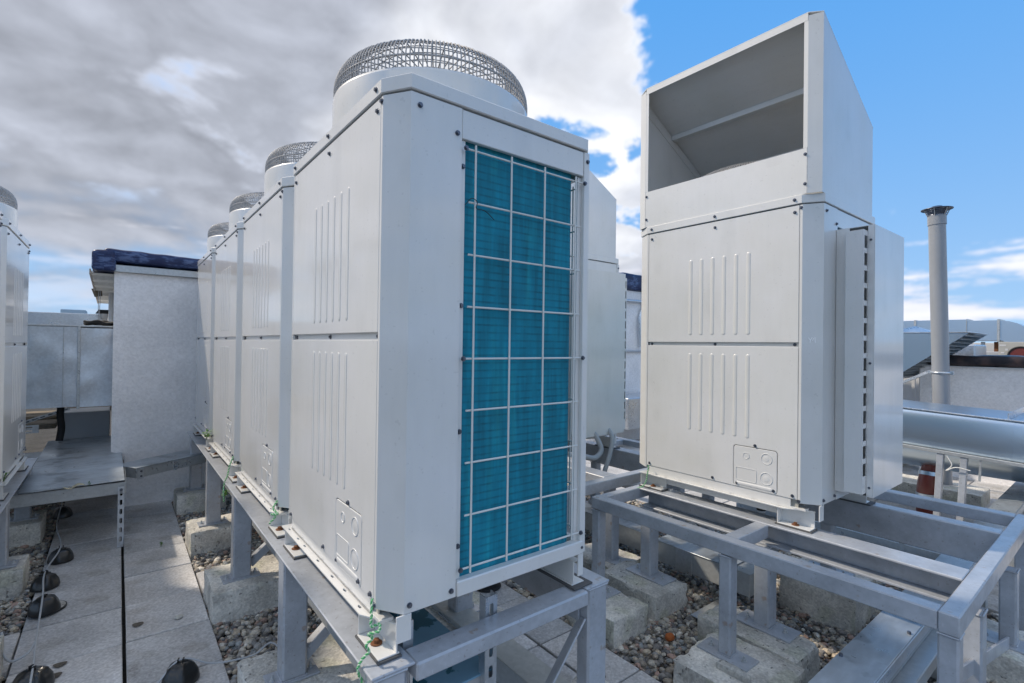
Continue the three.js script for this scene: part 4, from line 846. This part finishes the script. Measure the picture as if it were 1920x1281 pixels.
{
  const t = thing('cable_tray', 'narrow lidded tray branching in front of the plaster wall base', 'cable tray', [0.065, 0.495, -5.80]); t.rotation.y = 0.56;
  part('body', cb(0, 0.36, -0.05, 0.038, -0.15, 0.15, 0.003), M.galvMatt, t); part('body', cb(0.362, 0.85, -0.05, 0.038, -0.15, 0.15, 0.003), M.galvMatt, t);
  part('lid', cb(-0.005, 0.86, 0.0385, 0.046, -0.156, 0.156, 0.002), M.lid, t);
  part('splice_strap', cb(0.34, 0.385, -0.052, 0.048, 0.151, 0.160, 0.001), M.galv, t);
  part('end_cleat', cb(0.005, 0.06, -0.06, 0.035, 0.151, 0.159, 0.001), M.galv, t);
  for (const y of [0.01, -0.035]) part('bolt', rod([0.035, y, 0.159], [0.035, y, 0.168], 0.009, 6), M.screw, t);
}
{
  const t = thing('cable_tray', 'wet blue looking tray lid under the near frame of the middle row', 'cable tray', [0, 0, 0]);
  part('lid', cb(0.775, 1.108, 0.497, 0.504, -6.2, -1.495, 0.002), M.wetSkyTint, t);
  part('body', cb(0.78, 1.103, 0.37, 0.4965, -6.2, -1.50, 0.003), M.galvMatt, t);
  strutPost(t, 1.078, 0.0, 0.79, -1.47, 0.052); strutPost(t, 0.752, 0.40, 0.80, -1.48, 0.036); strutPost(t, 1.078, 0.0, 0.6, -3.3, 0.052);
}
{
  const t = thing('cable_tray', 'sunlit low tray on the pavers under the inner beam of the middle row', 'cable tray', [0, 0, 0]);
  part('lid', cb(1.448, 1.60, 0.200, 0.206, -2.60, 0.3, 0.002), M.sunTintLid, t); part('lid', cb(1.449, 1.599, 0.199, 0.205, -6.0, -2.603, 0.002), M.sunTintLid, t);
  part('body', cb(1.455, 1.592, 0.08, 0.1985, -6.0, 0.3, 0.003), M.galvMatt, t);
  for (const z of [-0.6, -1.9, -3.2, -4.5]) part('support', cb(1.47, 1.58, 0.003, 0.0795, z, z + 0.08, 0.004), M.galvMatt, t);
}
{
  const t = thing('cable_tray', 'large lidded tray crossing under the open frame at the lower right', 'cable tray', [0, 0, 0]);
  part('lid', cb(1.6, 3.30, 0.398, 0.405, -0.815, -0.655, 0.002), M.lid, t); part('lid', cb(3.303, 5.4, 0.397, 0.404, -0.815, -0.655, 0.002), M.lid, t); part('lid', cb(5.403, 8.6, 0.398, 0.405, -0.815, -0.655, 0.002), M.lid, t);
  part('body', cb(1.6, 8.6, 0.30, 0.3975, -0.81, -0.665, 0.003), M.galvMatt, t);
  part('edge_lip', cb(1.6, 8.6, 0.345, 0.3972, -0.664, -0.652, 0.002), M.galv, t);
  part('carrier_channel', cb(1.6, 8.6, 0.235, 0.298, -0.78, -0.60, 0.004), M.galvMatt, t);
  for (const x of [2.1, 3.35, 4.4, 5.6, 7.0]) part('support', cb(x, x + 0.08, 0.0, 0.2345, -0.74, -0.64, 0.003), M.galvMatt, t);
  part('screw', rod([2.42, 0.405, -0.80], [2.42, 0.416, -0.80], 0.008, 6), M.screw, t); part('screw', rod([2.86, 0.405, -0.672], [2.86, 0.416, -0.672], 0.008, 6), M.screw, t);
}
{
  const t = thing('cable_tray', 'galvanised tray on the gravel under the left side of the hooded unit', 'cable tray', [0, 0, 0]);
  part('body', cb(3.215, 3.40, 0.095, 0.242, -2.30, -1.58, 0.003), M.galvMatt, t); part('lid', cb(3.208, 3.407, 0.2425, 0.249, -2.30, -1.70, 0.002), M.lid, t);
  part('body', cb(3.25, 3.42, 0.095, 0.242, -5.0, -2.42, 0.003), M.galvMatt, t); part('lid', cb(3.243, 3.427, 0.2425, 0.249, -5.0, -2.42, 0.002), M.lid, t);
  part('splice', cb(3.205, 3.2145, 0.085, 0.25, -2.12, -1.99, 0.001), M.galv, t);
  part('stay', bar([3.20, 0.24, -1.74], [3.02, 0.01, -1.66], 0.05, 0.006, 0.001, [0, 0.4, 1]), M.galvMatt, t);
  part('perforated_foot', extY([[2.86, -1.78], [3.16, -1.78], [3.16, -1.62], [2.86, -1.62]], 0.012, 0.016, 0, [2.90, 2.97, 3.04, 3.11].map((x) => [...Array(10)].map((_, k) => [x + 0.011 * Math.cos(k * 0.628), -1.70 + 0.011 * Math.sin(k * 0.628)]))), M.galv, t);
}
{
  const t = thing('insulated_pipe', 'white insulated pipe lying inside the open bay of the right frame', 'pipe', [0, 0, 0]);
  part('jacket', rod([4.12, 0.30, -2.3], [4.10, 0.30, -0.84], 0.05, 20), M.white, t); part('jacket', rod([4.12, 0.30, -4.6], [4.12, 0.30, -2.302], 0.0505, 20), M.white, t);
  const t2 = thing('strut_rail', 'pair of galvanised channel rails beside the white insulated pipe', 'rail', [0, 0, 0]);
  part('rail', cb(3.94, 3.98, 0.24, 0.285, -2.3, -0.82, 0.003), M.galv, t2); part('rail', cb(4.22, 4.30, 0.30, 0.38, -2.2, -0.82, 0.003), M.galvMatt, t2);
  for (const z of [-1.05, -1.5, -1.95]) part('clip', cb(4.215, 4.305, 0.24, 0.392, z, z + 0.03, 0.002), M.galvMatt, t2);
}
{
  const t = thing('conduit', 'bent grey flexible conduit hanging below the far hooded unit', 'conduit', [0, 0, 0]);
  part('hose', tube([[3.22, 1.0, -2.98], [3.26, 0.88, -2.92], [3.27, 0.81, -2.9], [3.20, 0.755, -2.9], [3.08, 0.775, -2.92], [2.95, 0.80, -2.98]], 0.022, 40, 10), M.conduit, t);
  solo('conduit', tube([[3.42, 1.0, -2.98], [3.41, 0.90, -2.9], [3.36, 0.77, -2.88], [3.30, 0.64, -2.88], [3.28, 0.52, -2.9]], 0.020, 30, 10), M.conduit, 'straight grey conduit dropping below the far hooded unit', 'conduit');
  for (const [x, l] of [[3.02, 'left black ribbed cable gland under the hooded unit at the right'], [3.14, 'right black ribbed cable gland under the hooded unit at the right']]) {
    const g = thing('cable_gland', l, 'cable gland', [x, 0.74, -1.42]);
    part('body', rod([0, 0, 0], [0, 0.11, 0], 0.026, 12), M.rubber, g);
    for (let k = 0; k < 3; k++) part('ring', rod([0, -0.03 + k * 0.018, 0], [0, -0.02 + k * 0.018, 0], 0.022, 12), M.white, g);
  }
}
// things behind the wide tray at the left
{
  solo('sheet_box', cb(-0.52, -0.07, 0.55, 0.86, -8.1, -7.66, 0.006), M.conduit, 'dark grey sheet metal box at the back end of the wide tray', 'box');
  const t = thing('board_stack', 'weathered pale boards lying under the dented duct', 'boards', [0, 0, 0]);
  part('board', cb(-0.50, -0.06, 0.80, 0.845, -8.9, -8.15, 0.006), M.timber, t); part('board', cb(-0.95, -0.30, 0.745, 0.785, -8.7, -8.12, 0.006), M.timber, t); part('board', cb(-1.6, -0.55, 0.68, 0.74, -8.6, -7.72, 0.006), M.timber, t);
  const a = thing('slotted_rail', 'diagonal slotted steel rail under the dented duct', 'rail', [0, 0, 0]);
  part('rail', bar([-0.85, 0.78, -7.4], [-0.42, 0.93, -7.45], 0.04, 0.03, 0.002), M.galvMatt, a);
  for (let k = 0; k < 7; k++) { const f = (k + 0.5) / 7; part('slot', bar([-0.85 + 0.43 * f - 0.018, 0.78 + 0.15 * f - 0.006, -7.378 - 0.05 * f], [-0.85 + 0.43 * f + 0.018, 0.78 + 0.15 * f + 0.006, -7.378 - 0.05 * f], 0.002, 0.008, 0.0005), M.dark, a); }  // solid near-black bars paint the shade of the slot openings
  const b = thing('slotted_plate', 'short slotted steel plate beside the left row frame', 'plate', [0, 0, 0]);
  part('plate', extZ([[-0.80, 0.742], [-0.628, 0.742], [-0.628, 0.823], [-0.80, 0.823]], -7.003, -7.0, 0, [[-0.79, 0.795], [-0.725, 0.795], [-0.79, 0.76], [-0.725, 0.76]].map(([x, y]) => [[x, y], [x + 0.05, y], [x + 0.05, y + 0.012], [x, y + 0.012]])), M.galvMatt, b);
  solo('drain_hose', tube([[-0.48, 1.0, -7.28], [-0.485, 0.86, -7.3], [-0.475, 0.74, -7.3], [-0.49, 0.60, -7.3]], 0.032, 24, 12), M.rubber, 'thick black hose hanging below the dented duct', 'hose');
}

// ================================================================ LIGHTNING CONDUCTOR AND SMALL THINGS
{
  // bell-shaped holder with five flat lobes and a clip on top
  const N = 40, prof = [[0.078, 0], [0.080, 0.012], [0.073, 0.045], [0.056, 0.075], [0.034, 0.088], [0, 0.090]], pos = [], idx = [];
  for (const [k, [r, y]] of prof.entries()) for (let i = 0; i < N; i++) { const a = i / N * 6.28319, lobe = 1 - (k > 0 && k < 5 ? 0.20 * (k / 4) : 0.03) * (0.5 + 0.5 * Math.cos(a * 5)); pos.push(r * lobe * Math.cos(a), y, r * lobe * Math.sin(a)); }
  for (let k = 0; k + 1 < prof.length; k++) for (let i = 0; i < N; i++) { const a = k * N + i, b = k * N + (i + 1) % N; idx.push(a, a + N, b, b, a + N, b + N); }
  const g = new THREE.BufferGeometry(); g.setAttribute('position', new THREE.Float32BufferAttribute(pos, 3)); g.setIndex(idx); g.computeVertexNormals();
  G.holder = boxUV(g); G.clip = merge([cb(-0.03, 0.03, 0.086, 0.094, -0.012, 0.012, 0.002), cb(-0.014, -0.008, 0.0945, 0.112, -0.01, 0.01, 0.001), cb(0.008, 0.014, 0.0945, 0.112, -0.01, 0.01, 0.001)]);
  const spots = [[-0.322, -5.15, 'black plastic wire holder on the walkway just in front of the wide tray'], [-0.372, -4.66, 'black plastic wire holder on the walkway, between two others'], [-0.335, -4.22, 'black plastic wire holder standing tilted on its pale rimmed base'], [-0.305, -3.34, 'black plastic wire holder cut off by the lower left edge'], [0.268, -2.98, 'black plastic wire holder at the bottom edge under the crossing wire'], [-0.40, -6.42, 'black plastic wire holder in the shade beneath the wide tray']];
  spots.forEach(([x, z, l], k) => {
    const t = thing('wire_holder', l, 'wire holder', [x, 0.004, z], k * 0.7, 'lightning wire holders');
    const s = part('bell', G.holder, M.black, t); s.scale.setScalar(k === 3 || k === 4 ? 1.05 : 1);
    part('clip', G.clip, M.black, t);
    if (k === 2) { const b = part('base_disc', rod([0.045, 0, 0.01], [0.045, 0.012, 0.01], 0.085, 30), M.black, t); part('concrete_fill', rod([0.045, 0.0121, 0.01], [0.045, 0.0135, 0.01], 0.078, 30), M.concrete, t); s.position.y = 0.014; s.rotation.z = 0.10; }
  });
  solo('lightning_wire', tube([[-0.42, 0.10, -6.9], [-0.408, 0.104, -6.42], [-0.395, 0.095, -5.8], [-0.326, 0.106, -5.15], [-0.372, 0.106, -4.66], [-0.345, 0.112, -4.22], [-0.318, 0.10, -3.60], [-0.303, 0.106, -3.34], [-0.29, 0.10, -2.9], [-0.28, 0.1, -2.4]], 0.0048, 90, 7), M.conduit, 'grey lightning wire running along the walkway over the black holders', 'wire');
  solo('lightning_wire', tube([[0.16, 0.03, -2.955], [0.268, 0.108, -2.985], [0.40, 0.055, -2.955], [0.50, 0.045, -2.93], [0.60, 0.05, -2.915], [0.65, 0.09, -2.90], [0.66, 0.19, -2.60]], 0.0048, 60, 7), M.conduit, 'grey wire crossing the bottom edge towards the steel post', 'wire');
  solo('lightning_wire', tube([[-0.47, 0.12, -3.80], [-0.452, 0.09, -3.70], [-0.427, 0.075, -3.585], [-0.393, 0.075, -3.53], [-0.345, 0.085, -3.55], [-0.322, 0.10, -3.62]], 0.0062, 40, 7), M.conduit, 'short hooked wire joining the long one at the lower left', 'wire');
}
{
  const t = thing('roof_drain', 'black roof drain pot on the pavers under the blue coil', 'drain', [2.07, 0, -2.88]);
  part('pot', lathe([[0.0, 0.16], [0.068, 0.16], [0.072, 0.15], [0.072, 0.012], [0.098, 0.008], [0.10, 0.001]], 32), M.rubber, t);
  part('rim', boxUV(new THREE.TorusGeometry(0.072, 0.006, 6, 32).rotateX(Math.PI / 2).translate(0, 0.156, 0)), M.black, t);
}
function twisted(name, pts, r, label, turns, loose = 1) { // two strands wound round each other
  const c = new THREE.CatmullRomCurve3(pts.map(v3), false, 'centripetal'), n = turns * 12, t = thing(name, label, 'wire', [0, 0, 0]);
  for (let s = 0; s < 2; s++) {
    const q = [];
    for (let k = 0; k <= n; k++) { const u = k / n, P = c.getPoint(u), T = c.getTangent(u), A = new THREE.Vector3(T.z, 0, -T.x + 0.01).normalize(), B = new THREE.Vector3().crossVectors(T, A), a = u * turns * 6.283 + s * Math.PI; q.push(P.addScaledVector(A, r * Math.cos(a) * loose).addScaledVector(B, r * Math.sin(a) * loose)); }
    part('strand', boxUV(new THREE.TubeGeometry(new THREE.CatmullRomCurve3(q), n, r * 0.95, 6)), s ? M.paleGreen : M.green, t);
  }
  return t;
}
twisted('earth_wire', [[0.632, 0.905, -1.492], [0.622, 0.86, -1.47], [0.619, 0.837, -1.463], [0.640, 0.842, -1.45], [0.634, 0.828, -1.44], [0.610, 0.817, -1.46], [0.622, 0.801, -1.46], [0.602, 0.786, -1.46], [0.612, 0.764, -1.46], [0.590, 0.748, -1.46], [0.577, 0.722, -1.46], [0.590, 0.68, -1.455], [0.588, 0.56, -1.45]], 0.0025, 'green and white twisted earth wire hanging from the nearest unit corner', 26);
twisted('earth_wire', [[0.640, 0.90, -2.712], [0.62, 0.87, -2.70], [0.632, 0.85, -2.66], [0.61, 0.845, -2.69], [0.625, 0.835, -2.68], [0.60, 0.80, -2.69]], 0.0028, 'curled green earth wire at the foot of the second unit', 14);
twisted('earth_wire', [[0.640, 0.90, -3.935], [0.615, 0.84, -3.92], [0.60, 0.78, -3.90], [0.588, 0.73, -3.93], [0.578, 0.66, -3.90], [0.585, 0.60, -3.92]], 0.0028, 'green earth wire dangling at the foot of the third unit', 16);
twisted('earth_wire', [[2.865, 0.89, -2.112], [2.858, 0.83, -2.116], [2.862, 0.78, -2.13], [2.85, 0.74, -2.15], [2.83, 0.72, -2.19], [2.80, 0.70, -2.2], [2.82, 0.64, -2.185]], 0.0026, 'green earth wire at the far foot of the right hooded unit', 18);
solo('tie_wire', tube([[0.643 + 0.245, BY + 1.43, -1.389], [0.643 + 0.27, BY + 1.455, -1.384], [0.643 + 0.292, BY + 1.445, -1.386], [0.643 + 0.286, BY + 1.425, -1.384], [0.643 + 0.32, BY + 1.42, -1.38], [0.643 + 0.355, BY + 1.395, -1.375]], 0.0013, 40, 5), M.rubber, 'thin black tie wire twisted on the wire guard of the blue coil', 'wire');
function weed(label, pos, n, s, seed) {
  const t = thing('weed', label, 'weed', pos), R = rng(seed), st = [], lf = [];
  for (let k = 0; k < n; k++) {
    const a = R() * 6.28, h = s * (0.5 + R() * 0.7), o = s * 0.5 * R(), P = [Math.cos(a) * o, h, Math.sin(a) * o];
    st.push(tube([[0, 0, 0], [P[0] * 0.3, h * 0.5, P[2] * 0.3], P], 0.0012, 5, 4));
    for (let j = 0; j < 5; j++) { const g = new THREE.PlaneGeometry(s * 0.20, s * 0.34, 1, 3), q = g.attributes.position; for (let i = 0; i < q.count; i++) { const f = (q.getY(i) / (s * 0.34)) + 0.5; q.setX(i, q.getX(i) * Math.sin(Math.PI * (0.12 + 0.8 * f))); q.setZ(i, -0.15 * s * f * f); } g.translate(0, s * 0.17, 0).rotateX(-0.4 - R() * 1.0).rotateY(R() * 6.28).translate(P[0] * (0.5 + j * 0.12), h * (0.45 + j * 0.13), P[2] * (0.5 + j * 0.12)); g.computeVertexNormals(); lf.push(boxUV(g)); }
  }
  part('stems', st, M.leaf, t); const l = part('leaves', lf, M.leaf, t); l.userData.kind = 'stuff'; return t;
}
weed('small green weed in the foot bracket of the left row', [-0.575, 0.765, -4.62], 5, 0.055, 3);
weed('weed growing at the rail between the third and last unit', [0.615, 0.835, -5.08], 7, 0.085, 4);
weed('tiny weed growing in a paver joint of the walkway', [0.30, 0.0, -5.03], 4, 0.035, 5);
weed('weed tuft hanging under the middle row rail', [0.60, 0.60, -4.0], 6, 0.06, 8);
weed('green sprig lying on the front edge of the wide tray', [-0.17, 0.535, -5.205], 3, 0.035, 9);
solo('dry_leaf', (() => { const g = new THREE.PlaneGeometry(0.13, 0.03, 6, 2), p = g.attributes.position; for (let i = 0; i < p.count; i++) { const x = p.getX(i); p.setY(i, p.getY(i) * (1 - (x / 0.07) ** 2 * 0.8)); p.setZ(i, 0.012 * Math.sin(x * 60)); } g.rotateX(-1.1).rotateZ(0.12).translate(-0.255, 0.552, -5.19); g.computeVertexNormals(); return boxUV(g); })(), M.dryLeaf, 'pale dry leaf lying on the front edge of the wide tray', 'leaf');
function stoneGeo(s, seed) { const g = new THREE.IcosahedronGeometry(1, 3), p = g.attributes.position; for (let i = 0; i < p.count; i++) { const v = new THREE.Vector3().fromBufferAttribute(p, i); v.multiplyScalar(1 + 0.2 * IN.noise(v.x + seed, v.y, v.z)); p.setXYZ(i, v.x * s[0], v.y * s[1], v.z * s[2]); } g.computeVertexNormals(); return boxUV(g); }
{ const o = solo('pebble', stoneGeo([0.024, 0.012, 0.017], 4), M.concrete, 'single pale pebble lying on the walkway pavers', 'stone'); o.position.set(0.314, 0.012, -3.66); }
{ const o = solo('pebble', stoneGeo([0.03, 0.02, 0.026], 7), std({ color: lin(0.42, 0.12, 0.03), roughness: 0.8 }), 'orange pebble in the gravel between the right concrete blocks', 'stone'); o.position.set(2.55, 0.012, -1.72); }
{ const o = solo('wedge_stone', blockGeo(0.045, 0.035, 0.16, 41), M.concrete, 'bar shaped stone pushed under the base plate at the bottom', 'stone'); o.position.set(2.335, 0.138, -1.22); }
{ // dried drip stains on the pavers, outlines as seen
  const R = rng(31), sm1 = std({ color: lin(0.22, 0.195, 0.17), roughness: 0.9, map: concMap });
  for (const [x, z, a, b] of [[0.115, -3.72, 0.055, 0.035], [-0.215, -3.50, 0.055, 0.030], [-0.225, -3.40, 0.05, 0.032], [-0.33, -3.38, 0.075, 0.04], [2.04, -2.30, 0.05, 0.04], [1.98, -1.75, 0.055, 0.045]]) {
    const s = new THREE.Shape([...Array(26)].map((_, k) => { const t = k / 26 * 6.283, w = 1 + 0.10 * Math.sin(t * 3 + R() * 0.6) + 0.06 * (R() - 0.5); return new THREE.Vector2(0.5 * a * w * Math.cos(t), 0.8 * b * w * Math.sin(t)); }));
    const o = part('stain', boxUV(new THREE.ShapeGeometry(s).rotateX(-Math.PI / 2)), sm1, paving); o.position.set(x, 0.0065, z);
  }
}
renderer.render(scene, camera);
